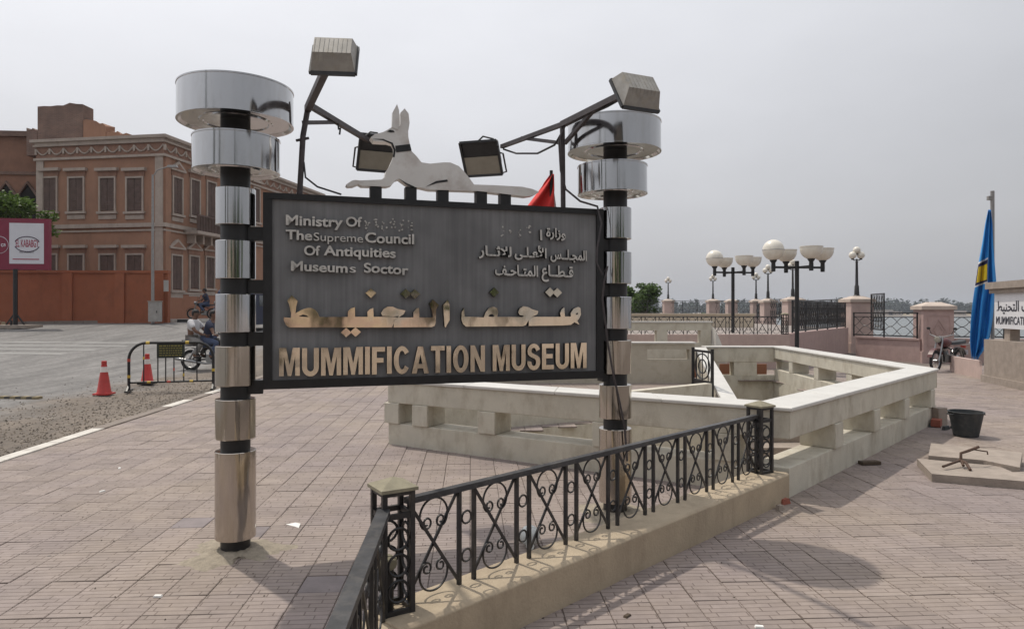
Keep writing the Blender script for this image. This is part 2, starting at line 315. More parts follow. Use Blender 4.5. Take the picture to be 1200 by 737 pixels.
T = dict(
    tile=tile_mat('cast_paving_tile', (.256, .214, .203)),
    tile_plain=mat('plain_grey_tile', (.205, .175, .174), .8, var=.15, scale=6, bump=.3, rand=.12),
    bed=mat('sandy_joint_bed', (.15, .125, .11), .95, bump=.4),
    ground=mat('dusty_ground', (.27, .235, .215), .9, var=.2, scale=.7, bump=.3),
    road=road_mat(), panel=panel_mat(),
    steel=steel_mat('polished_steel', (.53, .53, .535), .07, .06, .05, 3),
    steel_warm=steel_mat('reflection_tinted_tarnished_steel', (.52, .48, .43), .07, .08, .06, 4),  # lower sleeves: tarnish, plus reflected paving put into the colour as a warm tint
    letter_steel=steel_mat('polished_letter_steel', (.90, .78, .62), .05, .04, .13, 4),
    black=mat('black_paint', (.014, .014, .015), .45, var=.3, scale=12, bump=.1),
    iron=mat('black_iron_paint', (.017, .017, .019), .42, var=.35, scale=9, stain=(.10, .085, .07), stain_amt=.5, stain_scale=(2, 2, 2), bump=.15),
    railtop=mat('worn_rail_paint', (.035, .036, .040), .5, var=.4, scale=14, stain=(.13, .12, .11), stain_amt=.6, stain_scale=(3, 3, 3)),
    cap=mat('dusty_cap', (.26, .235, .165), .8, var=.2, scale=14, stain=(.10, .08, .06)),
    pale_letter=mat('pale_painted_letters', (.56, .545, .51), .5, var=.2, scale=20, stain=(.2, .19, .17)),
    jackal=mat('dull_white_steel', (.70, .68, .65), .35, metal=.25, var=.08, scale=3, stain=(.36, .27, .22), stain_amt=.55, stain_scale=(1, 1, 1)),
    plinth=mat('tan_rendered_plinth', (.43, .35, .25), .85, var=.12, scale=4, bump=.3, stain=(.22, .17, .12), stain_amt=.5),
    white=mat('cream_rendered_wall', (.56, .525, .44), .8, var=.10, scale=2.5, bump=.35, stain=(.30, .245, .17), stain_amt=.6, stain_scale=(1.2, 1.2, .6)),
    wall_worn=mat('weathered_cream_render', (.44, .40, .325), .85, var=.12, scale=2, bump=.2, stain=(.24, .20, .15), stain_amt=.6, stain_scale=(1, 1, 1)),
    marble=mat('pale_marble', (.60, .585, .55), .4, var=.08, scale=3, stain=(.48, .46, .42), stain_amt=.4),
    concrete=mat('raw_concrete', (.315, .265, .225), .9, var=.18, scale=6, bump=.5, stain=(.2, .17, .14)),
    cement=mat('sandy_cement', (.285, .245, .19), .95, var=.25, scale=18, bump=.8, bscale=90),
    pink=mat('pink_granite', (.42, .30, .275), .7, var=.1, scale=5, stain=(.3, .2, .18), stain_amt=.35),
    pink_pale=mat('pale_pink_plaster', (.50, .385, .345), .8, var=.1, scale=3, stain=(.3, .22, .2)),
    pillar_cap=mat('pink_cream_plaster', (.50, .42, .36), .8, var=.12, stain=(.33, .26, .22)),
    cream=mat('cream_wall', (.56, .48, .37), .8, var=.1),
    rust=mat('rusted_rod', (.085, .05, .035), .8, var=.4, scale=30),
    bucket=mat('black_rubber', (.028, .033, .036), .6, var=.25, scale=8, stain=(.12, .11, .1), stain_amt=.4, stain_scale=(3, 3, 3)),
    lamp_body=mat('grey_lamp_housing', (.34, .325, .30), .6, metal=.3, var=.2, scale=14, stain=(.33, .29, .22), stain_amt=.6, stain_scale=(3, 3, 3)),
    lamp_dark=mat('dark_lamp_housing', (.03, .03, .032), .5, var=.3, scale=14),
    lamp_glass=mat('dusty_lamp_glass', (.30, .28, .23), .2, var=.1, scale=9, spec=.6),
    mast=mat('brown_steel_tube', (.06, .05, .052), .55, var=.3, scale=20),
    globe=mat('frosted_globe', (.74, .70, .62), .3, var=.06, scale=6, stain=(.5, .44, .34), stain_amt=.5, stain_scale=(3, 3, 3)),
    terracotta=mat('terracotta_plaster', (.315, .175, .115), .9, var=.12, scale=.7, stain=(.17, .11, .085), stain_amt=.45, stain_scale=(.5, .5, .15)),
    trim=mat('grey_stucco_trim', (.39, .33, .285), .85, var=.12, scale=2, stain=(.2, .15, .12), stain_amt=.4),
    frieze=mat('frieze_brown', (.245, .14, .10), .9, var=.2, scale=3),
    shutter=mat('brown_louvred_shutter', (.115, .075, .062), .7, var=.25, scale=3),
    dado=mat('orange_dado_paint', (.31, .145, .088), .85, var=.12, scale=.8, stain=(.2, .1, .06)),
    orange=mat('orange_wall_paint', (.30, .098, .048), .85, var=.14, scale=.6, stain=(.17, .065, .035), stain_amt=.6, stain_scale=(.4, .4, .25)),
    brick=brick_mat('old_red_brick', (.20, .11, .085), (.14, .08, .065), (.20, .16, .13)),
    oldstone=mat('old_brown_stone', (.23, .125, .085), .9, var=.2, scale=1),
    dark=mat('dark_interior', (.012, .011, .011), .9),
    kerb_white=mat('white_kerb_paint', (.58, .55, .50), .8, var=.15, scale=5, stain=(.25, .2, .16), stain_amt=.7),
    kerb_black=mat('black_kerb_paint', (.03, .03, .03), .8, var=.3, scale=5),
    kerb_grey=mat('bare_kerb_stone', (.215, .18, .155), .9, var=.15, scale=3),
    paint_line=mat('worn_road_paint', (.235, .23, .22), .85, var=.2, scale=1.2),
    cone=mat('red_cone_plastic', (.52, .045, .04), .5, var=.15, scale=10, stain=(.2, .05, .04)),
    cone_white=mat('cone_white_band', (.72, .66, .62), .5),
    yellow=mat('yellow_paint', (.55, .38, .05), .6), redp=mat('red_paint', (.45, .06, .04), .6),
    dull_yellow=mat('dusty_yellow_rubber', (.27, .22, .13), .9), road_black=mat('dusty_black_rubber', (.09, .082, .072), .9),
    gravel=mat('sandy_gravel', (.22, .182, .142), .95, var=.2, island=.4), gravel_dark=mat('dark_gravel', (.115, .096, .078), .95, var=.2, island=.4),
    plaque=mat('dark_green_plaque', (.022, .028, .02), .6), plaque_text=mat('plaque_lettering', (.22, .19, .05), .7),
    rubber=mat('tyre_rubber', (.02, .02, .02), .8), chrome=steel_mat('bike_chrome', (.32, .32, .32), .28),
    blue_paint=mat('blue_bodywork', (.03, .12, .36), .35), dred=mat('dark_red_bodywork', (.09, .02, .02), .4), vinyl=mat('black_vinyl', (.02, .02, .022), .5),
    skin=mat('brown_skin', (.16, .085, .055), .6, var=.05), hair=mat('black_hair', (.012, .01, .009), .7),
    shirt_white=mat('white_cotton', (.60, .59, .60), .9, var=.06), navy=mat('navy_cotton', (.030, .036, .065), .9), jeans=mat('blue_denim', (.06, .08, .14), .9), khaki=mat('grey_cotton', (.22, .21, .2), .9),
    magenta=mat('crimson_panel', (.20, .018, .045), .5, var=.08), poster=mat('white_poster', (.62, .62, .66), .5, var=.04), poster_red=mat('poster_red_ink', (.32, .02, .06), .6), poster_dark=mat('poster_dark_ink', (.05, .03, .06), .6),
    sky_flag=mat('sky_blue_cloth', (.030, .27, .66), .8, var=.1, scale=2), red_flag=mat('red_cloth', (.66, .045, .04), .8), flag_yellow=mat('flag_yellow', (.75, .55, .02), .8), flag_white=mat('flag_white', (.75, .75, .75), .8), flag_dark=mat('flag_dark', (.02, .02, .08), .8),
    sign_white=mat('white_sign_face', (.68, .68, .70), .6, var=.05), ink=mat('dark_ink', (.025, .025, .04), .6),
    steelgrey=mat('galvanised_pole', (.30, .29, .28), .5, metal=.4, var=.15, scale=9), box_grey=mat('grey_cabinet', (.35, .33, .31), .7),
    paper=mat('paper_litter', (.78, .77, .74), .9), redbrick=mat('broken_brick', (.28, .09, .06), .9, var=.2, scale=30), plastic=mat('clear_plastic', (.62, .64, .62), .15, spec=.8),
    bark=mat('tree_bark', (.09, .065, .045), .95, var=.3, scale=8, bump=.6), leaf=leaf_mat('leaf_green', (.075, .125, .030)), leaf_bright=leaf_mat('leaf_bright_green', (.135, .22, .035), .35), leaf_mid=leaf_mat('leaf_mid_green', (.095, .155, .03), .3), leaf_dark=leaf_mat('leaf_dark_green', (.030, .052, .018), .15), leaf_far=leaf_mat('leaf_far', (.035, .05, .03), .1),
    water=water_mat(), sand=mat('sand_bank', (.36, .29, .19), .95, var=.15, scale=.02), field=mat('far_field', (.13, .14, .06), .95, var=.3, scale=.02), farhouse=mat('far_house_plaster', (.45, .38, .32), .9),
    tile_floor=mat('pit_floor', (.30, .25, .21), .9, bump=.3), glass=mat('dark_glass', (.02, .025, .03), .1, spec=.7),
)

# ------------------------------------------------------------------ land, water, paving
PIT = [(-1.25, 9.0), (2.50, 6.75), (6.02, 10.55), (6.42, 16.75), (4.95, 16.75), (3.80, 12.1), (1.4, 10.4)]
def in_poly(x, y, poly):
    c = False; n = len(poly)
    for i in range(n):
        x1, y1 = poly[i][:2]; x2, y2 = poly[(i + 1) % n][:2]
        if (y1 > y) != (y2 > y) and x < (x2 - x1) * (y - y1) / (y2 - y1) + x1: c = not c
    return c
def smooth(t): t = max(0, min(1, t)); return t * t * (3 - 2 * t)
def river(x, y): return (y > 29.5 and x > 15.5 + max(0, y - 29.5) * .10 and y < 900) or (25.8 < y < 900 and x > 20) or (72 < y < 900 and x > -12)
def height(x, y):
    if river(x, y): return -9.0
    if y >= 900: return -5.2 + smooth((y - 900) / 300) * 3.0
    return 1.12 * max(0, min(1, (y - 19) / 19)) * max(0, min(1, (2 - x) / 6))
def ground():
    xs = [-1450, -900, -300, -120] + [-60 + 3 * i for i in range(32)] + [40, 60, 90, 150, 300, 600, 1200, 2250]
    ys = [-300, -120, -60] + [-30 + 3 * i for i in range(36)] + [90, 140, 300, 600, 899, 910, 1000, 1200, 1500, 1850]
    mb = MB(); n = len(xs)
    vs = [(x, y, height(x, y) - .05) for y in ys for x in xs]
    fs = []
    for j in range(len(ys) - 1):
        for i in range(n - 1):
            if xs[i + 1] > -1.6 and xs[i] < 6.6 and ys[j + 1] > 6.4 and ys[j] < 17.0 and abs(xs[i + 1] - xs[i]) < 4: continue
            fs.append((j * n + i, j * n + i + 1, (j + 1) * n + i + 1, (j + 1) * n + i))
    mb.add(vs, fs); structure('ground', mb, T['ground'], smooth=True)
ground()
structure('river', MB().add([(-20, 27, -6), (2250, 27, -6), (2250, 915, -6), (-1450, 915, -6), (-1450, 74, -6), (-20, 74, -6)], [(0, 1, 2, 3, 4, 5)]), T['water'])

E1 = Vector((math.cos(TA), math.sin(TA), 0)); E2 = Vector((-math.sin(TA), math.cos(TA), 0))
KX = -5.75                                             # tile-frame position of the kerb line
def paving():
    bm = bmesh.new(); ed = []
    kp = lambda v: E1 * (KX + .5) + E2 * v
    outer = [kp(-6), (40, -6, 0), (40, 25.6, 0), (14, 25.6, 0), (14, 32, 0), (-7.2, 32, 0)]
    a, b = kp(-6), kp(32); outer = [a, Vector((40, -6, 0)), Vector((40, 25.6, 0)), Vector((14.6, 25.6, 0)), Vector((14.6, 32, 0)), b]
    for loop in (outer, [Vector((x, y, 0)) for x, y in PIT]):
        vs = [bm.verts.new((p[0], p[1], -.012)) for p in loop]
        ed += [bm.edges.new((vs[i], vs[(i + 1) % len(vs)])) for i in range(len(vs))]
    bmesh.ops.triangle_fill(bm, edges=ed, use_beauty=True)
    me = bpy.data.meshes.new('pavement'); bm.to_mesh(me); bm.free(); me.materials.append(T['bed'])
    pav = tag(link('pavement', me), kind='structure')
    def tile_mb(mb, c, gap, dz, tx, ty, e=.004):
        h = (TILE - gap) / 2; vs = []
        for z, k in ((-.02, h), (-e, h), (0, h - e)):
            for i, j in ((-1, -1), (1, -1), (1, 1), (-1, 1)):
                vs.append(c + E1 * (i * k) + E2 * (j * k) + Vector((0, 0, z + dz + (i * tx + j * ty) * (z > -.019))))
        fs = [(8, 9, 10, 11)] + [(r * 4 + i, r * 4 + (i + 1) % 4, r * 4 + 4 + (i + 1) % 4, r * 4 + 4 + i) for r in (0, 1) for i in range(4)]
        mb.add(vs, fs)
    cand = []
    for i in range(-24, 70):
        for j in range(2, 86):
            c = E1 * ((i + .5) * TILE) + E2 * ((j + .5) * TILE)
            if (i + .5) * TILE < KX + .62 or c.y < 1.2 or c.y > 21 or c.x > c.y * .80 + 1.4: continue
            if in_poly(c.x, c.y, PIT): continue
            px = 600 + c.x / c.y * FPX; py = HOR + EYE / c.y * FPX
            vis = -10 < px < 1210 and py < 745
            dplinth = (c.y - c.x - 3.75)      # cells under the plinth are out of sight
            hidden = abs(dplinth) < .1 and -.3 < c.x < 2.3
            cand.append((c.length if vis and not hidden else 99 + c.length, c))
    cand.sort(key=lambda t: t[0])
    protos = []
    for k in range(6):
        mb = MB(); tile_mb(mb, Vector((0, 0, 0)), rnd.choice((.003, .004, .007)), 0, rnd.uniform(-.0012, .0012), rnd.uniform(-.0012, .0012)); protos.append(mb.mesh('paving_tile', T['tile']))
    mb = MB(); tile_mb(mb, Vector((0, 0, 0)), .006, 0, 0, 0); protos.append(mb.mesh('paving_tile', T['tile_plain']))
    for d, c in cand[:300]:
        link('paving_tile', protos[rnd.randrange(6) if rnd.random() > .016 else 6], pav, c + Vector((0, 0, rnd.uniform(-.0025, .0015))))
    mb = MB()
    for d, c in cand[300:]:
        tile_mb(mb, c, rnd.choice((.003, .004, .007)), rnd.uniform(-.0025, .0015), rnd.uniform(-.0012, .0012), rnd.uniform(-.0012, .0012))
    tag(mb.build('paving_tiles', T['tile'], pav), 'pinkish cast paving tiles spreading across the plaza', kind='stuff')
    # kerb: flush white painted stones between paving and road
    mb = MB(); y = 1.0
    stones = []
    while y < 34:
        l = rnd.uniform(.9, 1.1)
        stones.append((y, l)); y += l + .015
    for y, l in stones:
        c = E1 * (KX + .55 - .13) + E2 * (y + l / 2); z = height(c.x, c.y)
        white = (rnd.random() < .45)
        m = MB().box((c.x, c.y, z - .06), (.172, l, .15 + rnd.uniform(-.006, .01)), TA)
        m.build('kerb_stone', T['kerb_white'] if white else T['kerb_grey'], KERB)
KERB = tag(link('kerb', MB().box((0, 0, 0), (.02, .02, .01)).mesh('kerb', T['bed'])), kind='structure'); KERB.location = (-5.1, 3.0, -.03)
paving()

def road():
    xs = [-200, -120, -70] + [-46 + 4 * i for i in range(10)] + [-5.3]
    ys = [-80, -30, -10] + [-2 + 2.5 * i for i in range(17)]
    vs = []; fs = []; n = len(xs)
    for y in ys:
        for i, x in enumerate(xs):
            xx = x if i < n - 1 else (KX + .35) * math.cos(TA) - y * math.sin(TA) * 1.0 - .02
            vs.append((xx, y, height(xx, y) - .022))
    for j in range(len(ys) - 1):
        for i in range(n - 1): fs.append((j * n + i, j * n + i + 1, (j + 1) * n + i + 1, (j + 1) * n + i))
    rd = structure('road', MB().add(vs, fs), T['road'], smooth=True)
    def drape(poly, m, name='road_marking'):
        mb = MB(); mb.add([(x, y, height(x, y) - .016) for x, y in poly], [tuple(range(len(poly)))]); mb.build(name, m, rd)
    for k in range(4):       # worn crossing stripes
        y = 23.0 + k * 1.15
        drape([(-24, y + .6), (-24, y + 1.05), (-15.2 + k * .4, y + .5), (-15.2 + k * .4, y)], T['paint_line'])
    def grit(name, n, area, smin, smax, m, par, label, rr):
        mb = MB()
        for _ in range(n):
            x, y = area(rr); z = height(x, y) - (.02 if par is rd else -.001); q = rr.uniform(smin, smax)
            vs = [Vector((x, y, z)) + Vector((q * math.cos(a) * rr.uniform(.6, 1), q * math.sin(a) * rr.uniform(.6, 1), 0)) for a in (0, 1.6, 3.1, 4.7)] + [Vector((x + q * .2, y, z + q * .7))]
            mb.add(vs, [(0, 1, 4), (1, 2, 4), (2, 3, 4), (3, 0, 4)])
        tag(mb.build(name, m, par), label, kind='stuff')
    rr = random.Random(17)
    grit('gravel', 4600, lambda r: (-5.55 - abs(r.gauss(0, 1.5)), r.uniform(5.5, 19)), .008, .026, T['gravel'], rd, 'loose gravel and dirt along the road edge', rr)
    grit('dark_gravel', 1100, lambda r: (-5.6 - abs(r.gauss(0, 1.9)), r.uniform(5.5, 19)), .008, .03, T['gravel_dark'], rd, 'dark loose gravel along the road edge', rr)
    grit('grit', 420, lambda r: ((lambda y: (r.uniform(-.72, .78) * y, y))(r.uniform(3.5, 11))), .003, .009, T['gravel_dark'], bpy.data.objects['pavement'], 'dark grit scattered over the paving', rr)
    return rd
ROAD = road()

# far pavement with painted kerb stones
FK0, FK1 = Vector((-34, 34.6, 0)), Vector((-12.0, 38.6, 0))
def far_side():
    d = (FK1 - FK0).normalized(); nrm = Vector((-d.y, d.x, 0))
    L = (FK1 - FK0).length
    vs = []
    for t in range(0, 12):
        for o in (0.16, 12):
            p = FK0 + d * (L * t / 11) + nrm * o; vs.append((p.x, p.y, height(p.x, min(p.y, 38)) + .10))
    fs = [(2 * i, 2 * i + 2, 2 * i + 3, 2 * i + 1) for i in range(11)]
    fp = structure('far_pavement', MB().add(vs, fs), T['ground'])
    s = 0; k = 0
    while s < L - .9:
        l = .82 if s > 11.5 else 1.4
        p = FK0 + d * (s + l / 2) + nrm * .075
        m = T['kerb_grey'] if s < 11.5 else (T['kerb_black'] if k % 2 else T['kerb_white'])
        MB().box((p.x, p.y, height(p.x, p.y) + .04), (l - .015, .15, .16), math.atan2(d.y, d.x)).build('kerb_stone', m, fp)
        s += l; k += 1
far_side()

# ------------------------------------------------------------------ museum stairwell parapet
def soften(o, w=.009):
    b = o.modifiers.new('worn_edge', 'BEVEL'); b.width = w; b.segments = 2; b.limit_method = 'ANGLE'; return o
def offset_poly(pts, w):                 # left-hand mitred offset of an open polyline
    out = []
    n = len(pts)
    for i in range(n):
        p = Vector(pts[i][:2])
        d1 = (Vector(pts[i][:2]) - Vector(pts[i - 1][:2])).normalized() if i > 0 else None
        d2 = (Vector(pts[i + 1][:2]) - Vector(pts[i][:2])).normalized() if i < n - 1 else None
        if d1 is None: nn = Vector((-d2.y, d2.x)); out.append(p + nn * w)
        elif d2 is None: nn = Vector((-d1.y, d1.x)); out.append(p + nn * w)
        else:
            n1 = Vector((-d1.y, d1.x)); n2 = Vector((-d2.y, d2.x)); b = (n1 + n2).normalized(); out.append(p + b * (w / b.dot(n1)))
    return out
CP = [(-1.58, 8.72), (2.52, 6.21), (6.45, 10.38), (6.80, 17.1), (4.75, 17.1)]
WT = .34
def stairwell():
    st = thing('stairwell_parapet', (2.5, 6.2, 0), 'cream open-work parapet wall with marble coping around the sunken museum stairs', 'parapet')
    def ring(name, o0, o1, z0, z1, m):
        a, b = offset_poly(CP, o0), offset_poly(CP, o1)
        for i in range(len(CP) - 1):
            y0, y1 = z0, z1
            if i == 3 and name == 'lower_wall': y0, y1 = -.7, .105
            if i == 3 and name == 'beam': y0 = .44
            L_ = (a[i + 1] - a[i]).length; k_ = max(1, round(L_ / 1.25)) if name == 'coping' else 1
            for q in range(k_):
                t0 = q / k_ + (.0015 / L_ if q else 0); t1 = (q + 1) / k_ - (.0015 / L_ if q < k_ - 1 else 0)
                A0, A1 = a[i].lerp(a[i + 1], t0), a[i].lerp(a[i + 1], t1); B0, B1 = b[i].lerp(b[i + 1], t0), b[i].lerp(b[i + 1], t1)
                soften(MB().prism([A0, A1, B1, B0], y0, y1 + (rnd.uniform(-.003, .003) if name == 'coping' else 0)).build('coping_slab' if name == 'coping' else name, m, st))
    ring('lower_wall', 0, WT, -.05, .27, T['white'])
    ring('beam', -.012, WT + .012, .53, .785, T['white'])
    ring('coping', -.035, WT + .035, .785, .822, T['marble'])
    blocks = [[.015, .11, .315, .62, .88], [.225, .458, .691, .945], [.10, .33, .56, .78], [.28, .72]]
    ins = offset_poly(CP, WT / 2)
    for i in range(len(CP) - 2):
        a, b = ins[i], ins[i + 1]; d = (b - a); ang = math.atan2(d.y, d.x)
        for t in blocks[i]:
            o0 = Vector(CP[i]) + (Vector(CP[i + 1]) - Vector(CP[i])) * t
            nn = Vector((-d.y, d.x)).normalized(); c = o0 + nn * (WT / 2 - .012)
            l = .24 if i != 3 else .75
            soften(MB().box((c.x, c.y, .40), (l, WT + .03, .259), ang).build('block', T['white'], st))
    for x0, x1 in ((6.62, 6.80), (5.45, 6.01), (4.75, 5.09)): MB().box(((x0 + x1) / 2, 17.1 - WT / 2, .2725), (x1 - x0, WT + .006, .334)).build('block', T['white'], st)
    MB().box((5.55, 17.45, .17), (1.9, .06, .34)).build('planter_edge', T['dado'], st)
    for (xa, ya), (xb, yb) in (((-1.05, 9.5), (1.35, 10.75)), ((1.36, 10.75), (3.55, 12.35))):
        MB().bar((xa, ya, .18), (xb, yb, .18), .16, .42).build('inner_kerb', T['white'], st)
    # pit walls, floor, stairs
    mb = MB(); n = len(PIT)
    mb.add([(x, y, .0) for x, y in PIT] + [(x, y, -1.3) for x, y in PIT], [(i, (i + 1) % n, n + (i + 1) % n, n + i) for i in range(n)])
    mb.build('pit_wall', T['white'], st)
    MB().add([(x, y, -1.3) for x, y in PIT], [tuple(range(n))]).build('pit_floor', T['tile_floor'], st)
    for k in range(3):
        y = 12.2 + k * .55
        MB().box((5.1, y + .3, -1.3 + .11 * (k + 1)), (2.1, .6 - .01, .22 * (k + 1)), 0).build('step', T['concrete'], st)
    # marble string sloping down beside the stairs
    a, b = Vector((4.62, 16.75, .80)), Vector((3.72, 11.3, .02))
    side = Vector((.23, 0, 0)); mb = MB()
    vs = []
    for p in (a, b):
        for dx, dz in ((-.14, 0), (.14, 0), (.14, -.06), (-.14, -.06)): vs.append(p + Vector((dx, 0, dz)))
    mb.add(vs, [(0, 1, 2, 3), (7, 6, 5, 4), (0, 4, 5, 1), (1, 5, 6, 2), (2, 6, 7, 3), (3, 7, 4, 0)]); mb.build('sloped_coping', T['marble'], st)
    vs = []
    for p in (a, b):
        for dx in (-.10, .10): vs += [p + Vector((dx, 0, -.062)), Vector((p.x + dx, p.y, -.6))]
    MB().add(vs, [(0, 1, 3, 2), (4, 6, 7, 5), (0, 4, 5, 1), (2, 3, 7, 6), (0, 2, 6, 4), (1, 5, 7, 3)]).build('sloped_wall', T['white'], st)
stairwell()

def low_walls():
    # wall across the far side of the stairs with a slot, and the paler parapet behind it
    w = thing('slotted_wall', (2.0, 16.0, 0), 'grey-cream low wall with a long slot, behind the right steel pole', 'wall')
    x0, x1, y0, y1 = -2.2, 4.28, 16.0, 16.3
    MB().box(((x0 + x1) / 2, 16.15, .25), (x1 - x0, .3, .6)).build('lower_wall', T['wall_worn'], w)
    MB().box(((x0 + x1) / 2, 16.15, .86), (x1 - x0, .3, .13)).build('beam', T['wall_worn'], w)
    MB().box(((x0 + x1) / 2, 16.15, .945), (x1 - x0 + .06, .38, .036)).build('coping', T['marble'], w)
    for a, b in ((-2.2, -1.4), (-.4, .3), (1.1, 1.6), (2.45, 3.17), (4.16, 4.28)):
        MB().box(((a + b) / 2, 16.15, .6725), (b - a, .294, .245)).build('block', T['wall_worn'], w)
    p = thing('stepped_parapet', (3.5, 18.0, 0), 'pale parapet with square openings in front of the pink terrace wall', 'parapet')
    MB().box((3.1, 18.1, .40), (4.3, .3, .9)).build('lower_wall', T['white'], p)
    MB().box((3.1, 18.1, 1.28), (4.3, .3, .20)).build('beam', T['white'], p)
    MB().box((3.1, 18.1, 1.40), (4.36, .36, .036)).build('coping', T['marble'], p)
    for x in (1.2, 2.6, 3.95, 5.1): MB().box((x, 18.1, 1.015), (.28, .294, .326)).build('block', T['white'], p)
    MB().add([V(5.25, 18.28, 1.42), V(5.55, 18.28, .8), V(5.55, 17.6, .5), V(5.25, 17.6, 1.2), V(5.25, 18.28, -.02), V(5.55, 18.28, -.02), V(5.55, 17.6, -.02), V(5.25, 17.6, -.02)],
        [(0, 1, 2, 3), (4, 5, 6, 7), (0, 4, 5, 1), (1, 5, 6, 2), (2, 6, 7, 3), (3, 7, 4, 0)]).build('sloped_end', T['marble'], p)
low_walls()

# black iron gate leaf standing open at the head of the stairs
def gate():
    g = thing('iron_gate', (3.62, 13.4, 0), 'black ornamental iron gate leaf standing open at the stairs', 'gate')
    a, b = Vector((3.58, 13.5, 0)), Vector((3.74, 12.75, 0)); d = b - a
    for p in (a, b): MB().bar(p + V(0, 0, 0), p + V(0, 0, .98), .05, .05).build('stile', T['black'], g)
    for z in (.06, .92): MB().bar(a + V(0, 0, z), b + V(0, 0, z), .03, .045).build('rail', T['black'], g)
    MB().bar(a + V(0, 0, .22), b + V(0, 0, .22), .02, .3).build('kick_plate', T['black'], g)
    for zc, r in ((.63, .24), (.63, .13)):
        MB().tube([lerp(a, b, .5) + d.normalized() * (r * 1.2 * math.cos(t * math.pi / 12)) + V(0, 0, zc + r * math.sin(t * math.pi / 12)) for t in range(24)], .014, 6, 0, True).build('ring', T['black'], g)
    for t in (.2, .5, .8): MB().bar(lerp(a, b, t) + V(0, 0, .37), lerp(a, b, t) + V(0, 0, .92), .016, .016).build('baluster', T['black'], g)
gate()

# ------------------------------------------------------------------ plinth and iron fences in front
F0, F1 = Vector((-.58, 3.32, 0)), Vector((2.23, 6.14, 0)); FD = (F1 - F0).normalized(); FN = Vector((FD.y, -FD.x, 0))    # FN towards the right-hand paving
PZ = .25
def plinth():
    p = thing('fence_plinth', (F0 + F1) / 2, 'tan rendered low plinth carrying the scrolled iron fence', 'plinth')
    def piece(a, b, oin, oout, name):
        q = [a + FN * oout, b + FN * oout, b - FN * oin, a - FN * oin]
        mb = MB(); n = 4; e = .018
        lo = [(v.x, v.y, -.03) for v in q]; mid = [(v.x, v.y, PZ - e) for v in q]
        c = sum(q, Vector()) / 4
        top = [(v.x - (FN * e).x * (1 if i < 2 else -1), v.y - (FN * e).y * (1 if i < 2 else -1), PZ) for i, v in enumerate(q)]
        mb.add(lo + mid + top, [(3, 2, 1, 0), (8, 9, 10, 11)] + [(r * 4 + i, r * 4 + (i + 1) % 4, r * 4 + 4 + (i + 1) % 4, r * 4 + 4 + i) for r in (0, 1) for i in range(4)])
        return soften(mb.build(name, T['plinth'], p), .006)
    piece(F0 - FD * .10, F1 + FD * .16, .10, .20, 'base')
    # the short run towards the camera
    a, b = Vector((-.62, 3.22, 0)), Vector((-.40, .4, 0))
    MB().bar(a + V(0, .0, PZ / 2 - .02), b + V(0, 0, PZ / 2 - .02), .26, PZ + .02).build('base', T['plinth'], p)
plinth()

